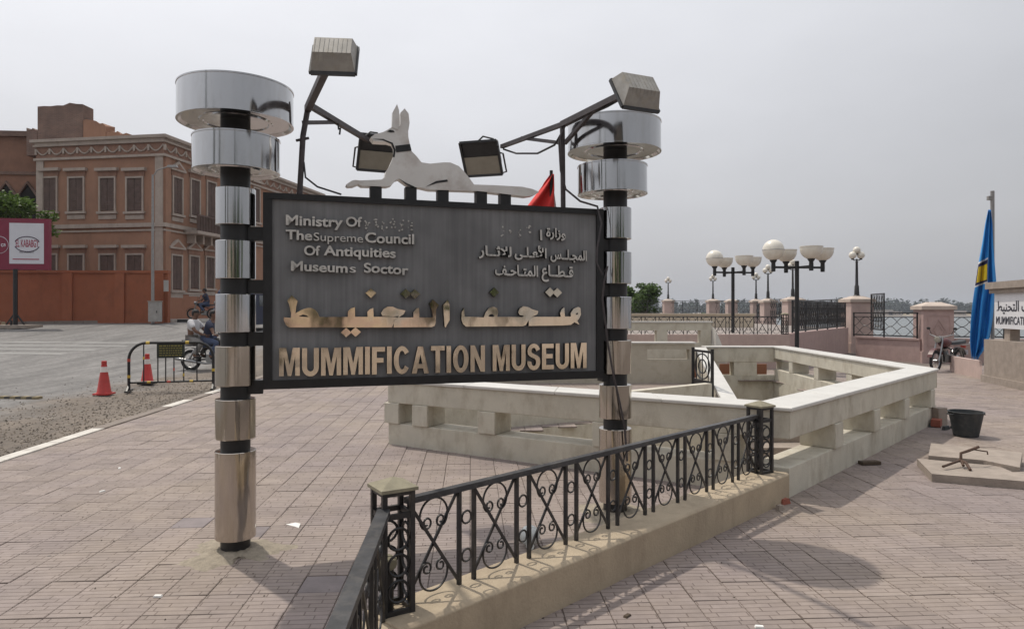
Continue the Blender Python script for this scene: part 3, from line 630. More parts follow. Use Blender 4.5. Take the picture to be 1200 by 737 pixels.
def scroll_path(sgn=1):
    out = []
    for side in (1, -1):
        pts = []; x = z = 0.0; h = 0.0; ds = .004; turned = 0
        while turned < R(600):
            if turned < R(122): r = .088
            else: r = max(.010, .034 - .024 * (turned - R(122)) / R(478))
            x += math.cos(h) * ds; z += math.sin(h) * ds; dh = ds / r; h -= dh; turned += dh; pts.append((x * side, z))
        out.append(pts[::2])
    return out[1][::-1] + [(0, 0)] + out[0]
SCR = scroll_path()
def fence_run(name, a, b, zb, h, npan, label, cat, posts=(True, True), post_rot=None, rail=(.045, .03), fine=True):
    """scrolled iron fence: crossed bars with paired scrolls, between double balusters tied by rings"""
    d = (b - a); L = d.length; d = d.normalized(); ang = math.atan2(d.y, d.x)
    root = thing(name, a + V(0, 0, zb), label, cat)
    pw = .165
    s0 = pw / 2 if posts[0] else 0; s1 = L - (pw / 2 if posts[1] else 0)
    unit = (s1 - s0) / (npan * 1.0 + (npan - 1) * .27); aw, bw = unit, unit * .27
    def fr(u, z): return a + d * u + V(0, 0, zb + z)
    MB().bar(fr(s0, h), fr(s1, h), *rail).build('top_rail', T['railtop'], root)
    RM = Matrix.Rotation(ang, 4, 'Z')
    def shared(mb, m): return mb.mesh('part', m, (0, 0, 0), True)
    t = .013
    cross = [MB().bar((t, s * .006, .03), (aw - t, s * .006, h - .02), .008, .016) if s > 0 else MB().bar((aw - t, s * .006, .03), (t, s * .006, h - .02), .008, .016) for s in (1, -1)]
    cross = [c.mesh('cross_bar', T['iron']) for c in cross]
    k = min(1.0, aw / .33)
    scr = []
    for up in (1, -1):
        mb = MB(); mb.tube([(aw / 2 + x * k, 0, (h - .018 + z * k) if up > 0 else (.02 - z * k)) for x, z in SCR], .0058, 5); scr.append(mb.mesh('scroll', T['iron'], smooth=True))
    bal = MB().bar((0, 0, -.005), (0, 0, h - .012), .02, .02).mesh('baluster', T['iron'])
    ring = MB().torus((0, 0, 0), bw / 2 * .72, .006, (0, 1, 0), 14, 5).mesh('ring', T['iron'], smooth=True)
    rot = (0, 0, ang)
    def put(nm, me, u, z=0):
        o = link(nm, me, root, fr(u, z) - root.location); o.rotation_euler = rot
    for i in range(npan):
        u = s0 + i * (aw + bw)
        for c in cross: put('cross_bar', c, u)
        for c in scr: put('scroll', c, u)
        put('baluster', bal, u + (.012 if i else .02)); put('baluster', bal, u + aw)
        if i < npan - 1:
            for z in (h * .28, h * .68): put('ring', ring, u + aw + bw / 2 + .006, z)
    for ok, p, ex in ((posts[0], a, -1), (posts[1], b, 1)):
        if not ok: continue
        pr = ang if post_rot is None else post_rot
        po = MB(); hw = pw / 2; ph = .60
        M_ = Matrix.Rotation(pr, 3, 'Z')
        cs = [M_ @ V(i * (hw - .012), j * (hw - .012), 0) + p + V(0, 0, zb) for i, j in ((-1, -1), (1, -1), (1, 1), (-1, 1))]
        for c in cs: po.bar(c, c + V(0, 0, ph - .005), .024, .024, up=M_ @ V(0, 1, 0))
        for zz in (ph - .02, ph - .13, .01):
            for q in range(4): po.bar(cs[q] + V(0, 0, zz), cs[(q + 1) % 4] + V(0, 0, zz), .018, .026)
        pobj = po.build('post', T['iron'], root)
        rg = MB()
        for q in range(4):
            c0, c1 = cs[q], cs[(q + 1) % 4]; ax = (c1 - c0).cross(V(0, 0, 1))
            for z in (.11, .235, .36): rg.torus((c0 + c1) / 2 + V(0, 0, z), .052, .007, ax, 16, 5)
        rg.build('ring_ornament', T['iron'], pobj, smooth=True)
        mb = MB(); e = hw + .012; zc = zb + ph
        q = [M_ @ V(i * e, j * e, 0) + p for i, j in ((-1, -1), (1, -1), (1, 1), (-1, 1))]
        mb.add([(v.x, v.y, zc - .012) for v in q] + [(v.x, v.y, zc + .004) for v in q] + [(p.x, p.y, zc + .045)], [(3, 2, 1, 0)] + [(i, (i + 1) % 4, 4 + (i + 1) % 4, 4 + i) for i in range(4)] + [(4 + i, 4 + (i + 1) % 4, 8) for i in range(4)])
        mb.build('cap', T['cap'], pobj)
    return root
fence_run('scrolled_fence', F0, F1, PZ, .51, 9, 'black scrolled iron fence running from the front corner post to the parapet', 'fence', post_rot=R(32))
fence_run('near_fence', Vector((-.605, 3.22, 0)), Vector((-.43, .75, 0)), PZ, .50, 6, 'black iron fence with thick rail running out of the bottom of the picture', 'fence', posts=(False, False), rail=(.06, .032))
def corner_pipe():
    p = thing('bollard_light', F0 + V(0, 0, PZ), 'short capped pipe standing inside the front fence post', 'pipe')
    c = F0 + V(-.03, .0, 0)
    MB().lathe([(.035, PZ), (.035, PZ + .20)], (c.x, c.y, 0), 14).build('pipe', T['black'], p, smooth=True)
    MB().lathe([(.043, PZ + .20), (.052, PZ + .22), (.050, PZ + .245), (.025, PZ + .26)], (c.x, c.y, 0), 14).build('cap', T['cap'], p, smooth=True)
corner_pipe()

# ------------------------------------------------------------------ the museum sign
PL, PR = Vector((-1.96, 4.84, 0)), Vector((.871, 5.76, 0))
SU = (PR - PL).normalized(); SN = Vector((SU.y, -SU.x, 0))         # SN faces the camera side
SDEP = .075                                                          # board half thickness
def SF(u, z, d): return PL + SU * u + SN * d + V(0, 0, z)
def S(px, py, d=SDEP + .01):                                         # where a sight line meets the sign face
    o = PL + SN * d; ray = V((px - 600) / FPX, 1, -(py - HOR) / FPX)
    t = (o - V(0, 0, EYE)).dot(SN) / ray.dot(SN); p = V(0, 0, EYE) + ray * t
    return (p - PL).dot(SU), p.z
SIGN = thing('museum_sign', (PL + PR) / 2, 'dark grey museum sign board held between two poles of stacked steel drums', 'sign')
BU0, BU1, BZ0, BZ1 = .185, 2.835, 1.142, 2.537
FW = .062
def sign_board():
    MB().add([SF(u, z, d) for d in (-SDEP + .02, SDEP - .02) for u, z in ((BU0 + .03, BZ0 + .03), (BU1 - .03, BZ0 + .03), (BU1 - .03, BZ1 - .03), (BU0 + .03, BZ1 - .03))],
             [(0, 3, 2, 1), (4, 5, 6, 7), (0, 1, 5, 4), (1, 2, 6, 5), (2, 3, 7, 6), (3, 0, 4, 7)]).build('panel', T['panel'], SIGN)
    def fb(u0, u1, z0, z1, dd):
        MB().add([SF(u, z, d) for d in (-dd, dd) for u, z in ((u0, z0), (u1, z0), (u1, z1), (u0, z1))],
                 [(0, 3, 2, 1), (4, 5, 6, 7), (0, 1, 5, 4), (1, 2, 6, 5), (2, 3, 7, 6), (3, 0, 4, 7)]).build('frame', T['black'], SIGN)
    fb(BU0, BU1, BZ1 - FW * .7, BZ1, SDEP); fb(BU0, BU1, BZ0, BZ0 + FW, SDEP)
    fb(BU0, BU0 + FW, BZ0 + FW, BZ1 - FW * .7, SDEP - .002); fb(BU1 - FW, BU1, BZ0 + FW, BZ1 - FW * .7, SDEP - .002)
    Lp = (PR - PL).length
    for z in (2.245, 1.870, 1.500, 1.128 + .03):
        for u0, u1 in ((.06, BU0), (BU1, Lp - .06)):
            MB().add([SF(u, zz, d) for d in (-.05, .05) for u, zz in ((u0, z - .048), (u1, z - .048), (u1, z + .048), (u0, z + .048))],
                 [(0, 3, 2, 1), (4, 5, 6, 7), (0, 1, 5, 4), (1, 2, 6, 5), (2, 3, 7, 6), (3, 0, 4, 7)]).build('bracket', T['black'], SIGN)
sign_board()
def drum_mesh(r, z0, z1, hollow=False):
    mb = MB(); n = 64 if r > .2 else 40; e = .006
    if hollow:   # open-bottomed drum: rolled rim, recessed underside with pressed ring
        prof = [(.10, z0 + .016), (r * .55, z0 + .016), (r * .57, z0 + .008), (r * .62, z0 + .008), (r * .64, z0 + .016), (r - .03, z0 + .014), (r - .012, z0), (r + .003, z0), (r + .003, z0 + .008), (r, z0 + .010), (r, z1 - .012), (r + .004, z1 - .010), (r + .004, z1), (r - .006, z1 + .002), (.10, z1 + .004)]
        mb.lathe(prof, n=n)
    else:
        prof = [(.09, z0), (r - .003, z0), (r, z0 + .003), (r, z1 - .003), (r - .003, z1), (.09, z1)]
        mb.lathe(prof, n=n)
    return mb
def poles():
    cyl = [(2.30, 2.56), (1.924, 2.19), (1.549, 1.815), (1.174, 1.452), (.80, 1.08)]
    me = {}
    me['d1'] = drum_mesh(.388, 3.025, 3.275, True).mesh('drum', T['steel'], smooth=True, ang=25)
    me['d2'] = drum_mesh(.290, 2.675, 2.915, True).mesh('drum', T['steel'], smooth=True, ang=25)
    me['c6'] = drum_mesh(.137, .100, .714).mesh('sleeve', T['steel_warm'], smooth=True, ang=25)
    for i, (a, b) in enumerate(cyl): me[i] = drum_mesh(.135, a, b).mesh('sleeve', T['steel'] if i < 3 else T['steel_warm'], smooth=True, ang=25)
    seam = MB(); 
    for p in (PL, PR):
        po = MB().lathe([(.10, -.03), (.10, 3.06)], p, 28).build('pole', T['black'], SIGN, smooth=True)
        for k in ('d1', 'd2'):
            o = link('drum', me[k], po, p - wloc(po)); o.rotation_euler = (R(rnd.uniform(-.6, .6)), R(rnd.uniform(-.6, .6)), R(rnd.uniform(0, 360)))
        for i in range(5): o = link('sleeve', me[i], po, p - wloc(po)); o.rotation_euler = (0, 0, R(rnd.uniform(0, 360)))
        link('sleeve', me['c6'], po, p - wloc(po))
poles()
# --- lettering
from mathutils.geometry import tessellate_polygon, interpolate_bezier
def outline(pts, b):                       # mitred outward offset of a closed outline (b > 0 grows the ink)
    n = len(pts); out = []
    for i in range(n):
        p, q, r = pts[i - 1], pts[i], pts[(i + 1) % n]
        d1 = (q - p); d2 = (r - q)
        if d1.length < 1e-6 or d2.length < 1e-6: out.append(q.copy()); continue
        n1 = Vector((-d1.y, d1.x)).normalized(); n2 = Vector((-d2.y, d2.x)).normalized(); m = n1 + n2
        m = n1 if m.length < 1e-3 else m.normalized(); out.append(q + m * (b / max(.55, m.dot(n1))))
    return out
def glyph(ch, b, res=4):
    """verts (x,y,layer), faces, boundary edges of one character; overlapping contours are filled one by one"""
    c = bpy.data.curves.new('g', 'FONT'); c.body = ch; c.size = 1
    o = bpy.data.objects.new('g', c); COL.objects.link(o); bpy.context.view_layer.update()
    cu = o.to_curve(bpy.context.evaluated_depsgraph_get()); polys = []
    for sp in cu.splines:
        bz = sp.bezier_points; pts = []
        for i in range(len(bz)):
            p, q = bz[i], bz[(i + 1) % len(bz)]
            seg = interpolate_bezier(p.co, p.handle_right, q.handle_left, q.co, res + 1)
            straight = all(abs((v - p.co).cross(q.co - p.co).length) < 1e-4 * max(1e-3, (q.co - p.co).length) for v in seg)
            pts += [v.to_2d() for v in (seg[:1] if straight else seg[:-1])]
        cl = [pts[0]]
        for v in pts[1:]:
            if (v - cl[-1]).length > 2e-3: cl.append(v)
        if len(cl) > 2: polys.append(cl)
    o.to_curve_clear(); bpy.data.objects.remove(o); bpy.data.curves.remove(c)
    area = lambda p: sum(p[i].x * p[(i + 1) % len(p)].y - p[(i + 1) % len(p)].x * p[i].y for i in range(len(p))) / 2
    if not polys: return [], [], []
    sg = 1 if area(max(polys, key=lambda p: abs(area(p)))) > 0 else -1
    outs = [p for p in polys if area(p) * sg > 0]; holes = [p for p in polys if area(p) * sg < 0]
    Vv, F, B = [], [], []
    for k, op in enumerate(outs):
        mine = [h for h in holes if in_poly(h[0].x, h[0].y, [tuple(v) for v in op])]
        loops = [outline(op, -b * sg)] + [outline(h, -b * sg) for h in mine]
        base = len(Vv); tri = tessellate_polygon([[v.to_3d() for v in l] for l in loops])
        for l in loops:
            i0 = len(Vv); Vv += [Vector((v.x, v.y, k * .0004)) for v in l]; B += [(i0 + i, i0 + (i + 1) % len(l)) for i in range(len(l))]
        F += [[base + i for i in t] for t in tri]
    return Vv, F, B
_adv = {}
def xmax(s):
    c = bpy.data.curves.new('g', 'FONT'); c.body = s; c.size = 1; c.resolution_u = 2
    o = bpy.data.objects.new('g', c); COL.objects.link(o); bpy.context.view_layer.update()
    me = o.to_mesh(); x = max((v.co.x for v in me.vertices), default=0); o.to_mesh_clear(); bpy.data.objects.remove(o); bpy.data.curves.remove(c); return x
def adv(ch):
    if ch not in _adv: _adv[ch] = xmax(ch + '|') - xmax('|')
    return _adv[ch]
_gl = {}
def letters(text, frame, u0, u1, zbase, caph, d0, d1, mats, parent, off=.02, jitter=0, name='letter', zbase1=None, track=0.0, flat=False, single=False):
    """text set out letter by letter between u0 and u1; caph = capital height; faces get mats[0], edges mats[1]"""
    xs = []; x = 0
    for ch in text: xs.append(x); x += adv(ch) + track
    total = x - track
    sx = (u1 - u0) / total; sy = caph / .70
    joined = MB()
    for ch, x in zip(text, xs):
        if ch == ' ': continue
        if (ch, off) not in _gl:
            _gl[(ch, off)] = glyph(ch, off)
        g, F, B = _gl[(ch, off)]
        t = x / total; zb = zbase + ((zbase1 - zbase) * t if zbase1 is not None else 0) + (rnd.uniform(-jitter, jitter) if jitter else 0)
        mb = MB(); n = len(g)
        f_ = [frame(u0 + (x + v.x) * sx, zb + v.y * sy, d1 + v.z) for v in g]
        if flat: mb.add(f_, F, 0)
        else:
            b_ = [frame(u0 + (x + v.x) * sx, zb + v.y * sy, d0) for v in g]
            mb.v = [tuple(v) for v in f_ + b_]
            for f in F: mb.f.append(tuple(f)); mb.m.append(0)
            for i, j in B: mb.f.append((j, i, n + i, n + j)); mb.m.append(1)
        if single: joined.add(mb.v, mb.f)
        else: mb.build(name, mats, parent)
    if single: return joined.build(name, mats, parent)
LD0, LD1 = SDEP - .02, SDEP + .018
def arc(cx, cy, rx, ry, a0, a1, n=10): return [(cx + rx * math.cos(R(a0 + (a1 - a0) * k / n)), cy + ry * math.sin(R(a0 + (a1 - a0) * k / n))) for k in range(n + 1)]
BLOCK = {   # heavy condensed capitals: advance width, outline
    'M': (.80, [(0, 0), (0, 1), (.27, 1), (.40, .40), (.53, 1), (.80, 1), (.80, 0), (.62, 0), (.62, .70), (.47, 0), (.33, 0), (.18, .70), (.18, 0)]),
    'U': (.66, [(0, 1), (.20, 1)] + arc(.33, .30, .13, .14, 180, 360) + [(.46, 1), (.66, 1)] + arc(.33, .32, .33, .335, 360, 180, 14)),
    'I': (.20, [(0, 0), (0, 1), (.20, 1), (.20, 0)]),
    'F': (.54, [(0, 0), (0, 1), (.54, 1), (.54, .83), (.20, .83), (.20, .60), (.48, .60), (.48, .43), (.20, .43), (.20, 0)]),
    'E': (.58, [(0, 0), (0, 1), (.57, 1), (.57, .83), (.20, .83), (.20, .60), (.52, .60), (.52, .43), (.20, .43), (.20, .17), (.58, .17), (.58, 0)]),
    'T': (.60, [(.20, 0), (.20, .83), (0, .83), (0, 1), (.60, 1), (.60, .83), (.40, .83), (.40, 0)]),
    'N': (.66, [(0, 0), (0, 1), (.20, 1), (.47, .42), (.47, 1), (.66, 1), (.66, 0), (.46, 0), (.19, .58), (.19, 0)]),
    'A': (.74, [(0, 0), (.26, 1), (.48, 1), (.74, 0), (.53, 0), (.487, .19), (.45, .35), (.37, .72), (.29, .35), (.45, .35), (.487, .19), (.253, .19), (.21, 0)]),
    'O': (.70, arc(.35, .5, .35, .515, 90, 450, 28)[:-1] + [(.3501, 1.015)] + arc(.35, .5, .145, .345, 450, 90, 28)),
    'C': (.68, arc(.35, .5, .35, .515, 35, 325, 24) + [(.47, .30)] + arc(.35, .5, .145, .345, 320, 40, 20) + [(.47, .70)]),
    'S': (.62, arc(.31, .715, .30, .30, 15, 195, 14) + [(.03, .60), (.12, .52), (.36, .42), (.41, .36), (.42, .29)] + arc(.31, .27, .11, .12, 0, -175, 8) + [(.19, .32), (.0, .34)] + arc(.31, .30, .31, .315, 175, 375, 16) + [(.60, .45), (.50, .54), (.26, .64), (.21, .68), (.205, .73)] + arc(.31, .745, .105, .11, 180, 10, 8) + [(.42, .71)]),
}
def block_line(text, p0, p1, cap0, cap1, mats):
    u0, z0 = S(*p0); u1, z1 = S(*p1); c0 = S(p0[0], p0[1] - cap0)[1] - z0; c1 = S(p1[0], p1[1] - cap1)[1] - z1
    gap = .085; tot = sum(BLOCK[c][0] for c in text) + gap * (len(text) - 1); x = 0
    for ch in text:
        w, poly = BLOCK[ch]; t = x / tot; zb = z0 + (z1 - z0) * t + rnd.uniform(-.002, .002); cap = c0 + (c1 - c0) * t; sx = (u1 - u0) / tot
        MB().plate([(u0 + (x + a) * sx, zb + b * cap) for a, b in poly], SF, LD0, LD1, 0, 1).build('letter', mats, SIGN)
        x += w + gap
def title():
    def line(text, p0, p1, cap_px, mats, off, track=0, jitter=.002, d1=LD1):
        u0, z0 = S(*p0); u1, z1 = S(*p1)
        cap = S(p0[0], p0[1] - cap_px)[1] - z0
        letters(text, SF, u0, u1, z0, cap, LD0, d1, mats, SIGN, off, jitter, zbase1=z1, track=track)
    st = [T['letter_steel'], T['black']]; pl = [T['pale_letter'], T['black']]
    block_line('MUMMIFICATION', (327, 441), (568, 435.5), 33, 31, st)
    block_line('MUSEUM', (577, 435), (687, 431), 30.5, 29.5, st)
    D = LD1 - .006
    line('Ministry', (334, 263.5), (401, 266), 11.5, pl, .027, d1=D); line('Of', (405, 265), (423, 265.5), 11, pl, .027, d1=D)
    line('The', (335, 280), (366, 282), 11, pl, .027, d1=D); line('Supreme', (367, 282), (426, 284), 9.5, pl, .006, d1=D - .008); line('Council', (427.5, 284), (486, 286), 11.5, pl, .027, d1=D)
    line('Of', (356, 298.5), (374, 299.2), 11, pl, .027, d1=D); line('Antiquities', (380, 299), (464, 302), 11, pl, .027, d1=D)
    line('Museum', (340, 317), (408, 319.5), 11, pl, .027, d1=D); line('s', (409, 319.5), (418, 320), 10, pl, .010, d1=D - .006); line('Soctor', (426, 319), (478, 322), 11, pl, .027, d1=D)
    # Arabic lines, joined letter forms written right to left
    A = dict(alef='\uFE8D', lam_i='\uFEDF', lam_m='\uFEE0', meem_m='\uFEE4', jeem_m='\uFEA0', seen_f='\uFEB2', lamalef='\uFEFB', lamalef_h='\uFEF7', ain_m='\uFECC', amk_f='\uFEF0', theh_i='\uFE9B', alef_f='\uFE8E', reh='\uFEAD', waw='\uFEED', zain='\uFEAF', tehm='\uFE93', qaf_i='\uFED7', tah_m='\uFEC4', ain='\uFEC9', teh_m='\uFE98', hah_i='\uFEA3', feh_f='\uFED2', teh_i='\uFE97', noon_m='\uFEE8', yeh_m='\uFEF4', tah_f='\uFEC2', meem_i='\uFEE3', hah_m='\uFEA4', k='\u0640', sp=' ')
    def ar(names): return ''.join(A[n] for n in reversed(names.split()))
    ar_lines = [('waw zain alef reh tehm', (640, 277), (663, 279), 10), ('alef', (632, 281), (636, 281), 11),
        ('alef lam_i meem_m jeem_m k lam_m k k seen_f', (645, 303), (688, 305.5), 11), ('alef lamalef_h ain_m k lam_m k amk_f', (603, 300.5), (641, 302.5), 11), ('lam_i lamalef theh_i k k alef_f reh', (562, 299), (600, 301), 11),
        ('qaf_i k tah_m k k alef_f ain', (635, 323), (672, 325), 12), ('alef lam_i meem_m teh_m k alef_f hah_i k feh_f', (580, 322), (631, 324), 12)]
    for s, p0, p1, c in ar_lines: line(ar(s), p0, p1, c, pl, .028, d1=D, jitter=0)
    # large Arabic title, cut from polished plate
    q = lambda pts: [S(x, y) for x, y in pts]
    K = lambda x0, y0, sc: (lambda pts: q([(x0 + x / sc, y0 + y / sc) for x, y in pts]))
    l = K(320, 325, 1200 / 210); r = K(500, 325, 1200 / 210)
    shapes = [
        ('letter', l([(70, 265), (85, 268), (118, 272), (121, 245), (108, 185), (95, 155), (125, 120), (165, 158), (155, 195), (150, 240), (190, 218), (220, 207), (250, 203), (280, 215), (300, 238), (310, 265), (500, 265), (500, 228), (520, 208), (547, 200), (548, 264), (632, 264), (630, 230), (650, 212), (670, 205), (672, 264), (800, 264), (835, 268), (840, 258), (800, 262), (730, 258), (722, 240), (738, 212), (765, 196), (800, 196), (830, 210), (885, 222), (875, 245), (850, 262), (815, 285), (795, 335), (110, 335), (88, 322), (72, 290)])),
        ('letter', l([(806, 335), (806, 285), (835, 268), (938, 268), (938, 235), (958, 208), (976, 205), (978, 268), (1068, 268), (1062, 225), (1045, 175), (1068, 148), (1110, 185), (1090, 215), (1088, 300), (1080, 325), (1060, 333), (965, 333)])),
        ('letter', r([(108, 185), (140, 150), (152, 185), (152, 285), (125, 335), (118, 330)])),
        ('letter', r([(232, 235), (248, 205), (252, 262), (380, 268), (392, 235), (415, 205), (445, 196), (468, 205), (476, 235), (470, 264), (640, 266), (650, 258), (620, 252), (610, 235), (620, 208), (645, 193), (680, 200), (700, 212), (745, 226), (738, 248), (705, 262), (680, 285), (662, 318), (640, 327), (262, 330), (240, 312), (230, 280)])),
        ('letter', r([(680, 325), (680, 285), (706, 264), (895, 264), (890, 240), (900, 215), (918, 200), (922, 262), (962, 262), (960, 240), (980, 210), (1010, 198), (1026, 205), (1030, 250), (1015, 280), (1005, 290), (1020, 318), (985, 300), (962, 318), (905, 322)])),
    ]
    for nm, poly in shapes: MB().plate(poly, SF, LD0, LD1 + .004, 0, 1).build(nm, st, SIGN)
    def dia(pts): MB().plate(q(pts), SF, LD0, LD1 + .002, 0, 1).build('letter_dot', st, SIGN)
    def dm(cx, cy, rx=7, ry=5.6): dia([(cx - rx, cy), (cx, cy + ry), (cx + rx, cy), (cx, cy - ry)])
    for cx, cy in ((434.5, 343.5), (475.5, 344), (486, 344.5), (405.5, 389.5), (416.5, 389), (579, 342.5), (644, 342.5), (652.5, 343)): dm(cx, cy, 6.4 if cx < 560 else 5.6)
    for pts in (l([(170, 262), (200, 248), (225, 255), (240, 266)]), r([(410, 262), (420, 248), (440, 245), (450, 258), (440, 266)]), r([(995, 242), (1008, 236), (1010, 246), (998, 250)])): MB().plate(pts, SF, LD1 + .0042, LD1 + .006).build('letter_eye', T['black'], SIGN)
    # glue left where letters were prised off
    mb = MB(); rr = random.Random(5)
    for (x0, x1, y0, y1, n) in ((428, 485, 258, 269, 90), (588, 628, 264, 277, 34)):
        for i in range(n):
            x = rr.uniform(x0, x1); y = rr.uniform(y0, y1) + 2 * math.sin((x - x0) * .35); s = rr.uniform(.5, 1.5)
            if math.sin((x - x0) * .62) < -.25: continue
            mb.plate(q([(x + s * math.cos(a) * rr.uniform(.5, 1.1), y + s * math.sin(a) * rr.uniform(.5, 1.1)) for a in [k * 1.05 for k in range(6)]]), SF, LD0, SDEP - .012)
    tag(mb.build('glue_residue', T['pale_letter'], SIGN), 'specks of glue left by missing letters', kind='stuff')
title()

def jackal():
    j = thing('jackal_figure', SF(1.3, BZ1, 0), 'flat white jackal with black collar lying along the top of the sign', 'statue')
    z = lambda x, y: S(400 + x / 5, 110 + y / 5, .05)
    body = [(28, 532), (60, 510), (80, 505), (110, 508), (235, 503), (255, 490), (262, 455), (285, 420), (300, 385), (315, 350), (312, 310), (300, 290), (270, 282), (225, 280), (190, 278), (172, 255), (195, 238), (245, 225), (270, 212), (296, 196), (335, 195), (352, 172), (385, 195), (392, 215), (393, 255), (402, 298), (410, 335), (440, 365), (470, 402), (520, 410), (600, 402), (640, 403), (690, 425), (725, 462), (755, 500), (778, 532), (900, 536), (1060, 545), (1120, 558), (1160, 576), (1130, 595), (1090, 602), (1000, 592), (900, 580), (800, 570), (690, 566), (600, 564), (520, 562), (470, 550), (420, 545), (380, 528), (340, 498), (320, 505), (295, 535), (270, 543), (120, 540), (100, 528), (70, 540), (38, 542)]
    pts = [z(*p) for p in body]
    MB().plate(pts, SF, -.05, .05, 0, 1).build('body', [T['jackal'], T['jackal']], j)
    ear1 = [(296, 196), (300, 110), (326, 62), (338, 100), (342, 180), (330, 212)]
    ear2 = [(350, 175), (350, 105), (375, 80), (398, 110), (404, 165), (398, 205), (388, 220)]
    MB().plate([z(*p) for p in ear1], SF, .012, .056).build('ear', [T['jackal']], j); MB().plate([z(*p) for p in ear2], SF, -.056, .02).build('ear', [T['jackal']], j)
    MB().plate([z(*p) for p in [(316, 306), (402, 296), (411, 334), (322, 344)]], SF, -.056, .056).build('collar', T['black'], j)
    fl = lambda pts, nm='engraved_line': MB().plate([z(*p) for p in pts], SF, .05, .0535).build(nm, T['black'], j)
    fl([(268, 222), (285, 212), (305, 216), (312, 226), (290, 228)], 'eye'); fl([(495, 545), (555, 512), (620, 503), (624, 515), (560, 524)])
    fl([(185, 265), (245, 266), (300, 288), (318, 330), (312, 372), (302, 372), (306, 330), (292, 296), (240, 272)], 'mouth'); fl([(338, 498), (386, 526), (430, 545), (424, 549), (378, 532)])
    fl([(323, 70), (330, 105), (333, 180), (329, 180), (325, 110), (318, 80)])
    for x in (205, 411, 600, 826, 967):
        u, zz = z(x, 560)
        MB().add([SF(uu, h, d) for d in (-.04, .04) for uu, h in ((u - .042, BZ1), (u + .042, BZ1), (u + .042, zz + .02), (u - .042, zz + .02))], [(0, 3, 2, 1), (4, 5, 6, 7), (0, 1, 5, 4), (1, 2, 6, 5), (2, 3, 7, 6), (3, 0, 4, 7)]).build('stub_post', T['black'], j)
jackal()

def floodlight(parent, c, face, size=.24, back=None):
    """box floodlight: finned housing, bezel, glass; face = the way it shines"""
    f = Vector(face).normalized(); x = f.cross(V(0, 0, 1)).normalized(); y = x.cross(f).normalized()
    Q = lambda a, b, d: Vector(c) + x * a + y * b + f * d
    w, h, dp = size * .60, size * .56, size * .42
    mb = MB(); mb.add([Q(i * w, j * h, .0) for i, j in ((-1, -1), (1, -1), (1, 1), (-1, 1))] + [Q(i * w * .86, j * h * .55 + h * .12, -dp) for i, j in ((-1, -1), (1, -1), (1, 1), (-1, 1))],
        [(0, 1, 2, 3), (7, 6, 5, 4), (0, 4, 5, 1), (1, 5, 6, 2), (2, 6, 7, 3), (3, 7, 4, 0)])
    body = mb.build('housing', back or T['lamp_body'], parent)
    fi = MB()
    for k in range(9):
        a = -w * .82 + k * w * .82 / 4
        fi.add([Q(a - .003, h * .93, -.02), Q(a + .003, h * .93, -.02), Q(a + .003, -h * .86, -.02), Q(a - .003, -h * .86, -.02), Q(a - .003, h * .62, -dp - .002), Q(a + .003, h * .62, -dp - .002), Q(a + .003, -h * .45, -dp - .002), Q(a - .003, -h * .45, -dp - .002)], [(0, 1, 2, 3), (7, 6, 5, 4), (0, 4, 5, 1), (1, 5, 6, 2), (2, 6, 7, 3), (3, 7, 4, 0)])
    fi.build('cooling_fin', back or T['lamp_body'], body)
    bz = MB()
    for a, b in ((( -1, -1), (1, -1)), ((1, -1), (1, 1)), ((1, 1), (-1, 1)), ((-1, 1), (-1, -1))): bz.bar(Q(a[0] * w, a[1] * h, .006), Q(b[0] * w, b[1] * h, .006), .022, .022)
    bz.build('bezel', T['lamp_dark'], body)
    MB().add([Q(i * w * .93, j * h * .92 if j < 0 else h * .12, .008) for i, j in ((-1, -1), (1, -1), (1, 1), (-1, 1))], [(0, 1, 2, 3)]).build('glass', T['lamp_glass'], body)
    if back is not None: MB().tube([Q(-w * 1.0, h * .2, -.03), Q(-w * 1.14, h * .1, -.05), Q(-w * 1.14, -h * 1.0, -.06), Q(-w * .5, -h * 1.16, -.06), Q(w * .5, -h * 1.16, -.06), Q(w * 1.14, -h * 1.0, -.06), Q(w * 1.14, h * .1, -.05), Q(w * 1.0, h * .2, -.03)], .009, 6).build('yoke', T['mast'], body)
    return body
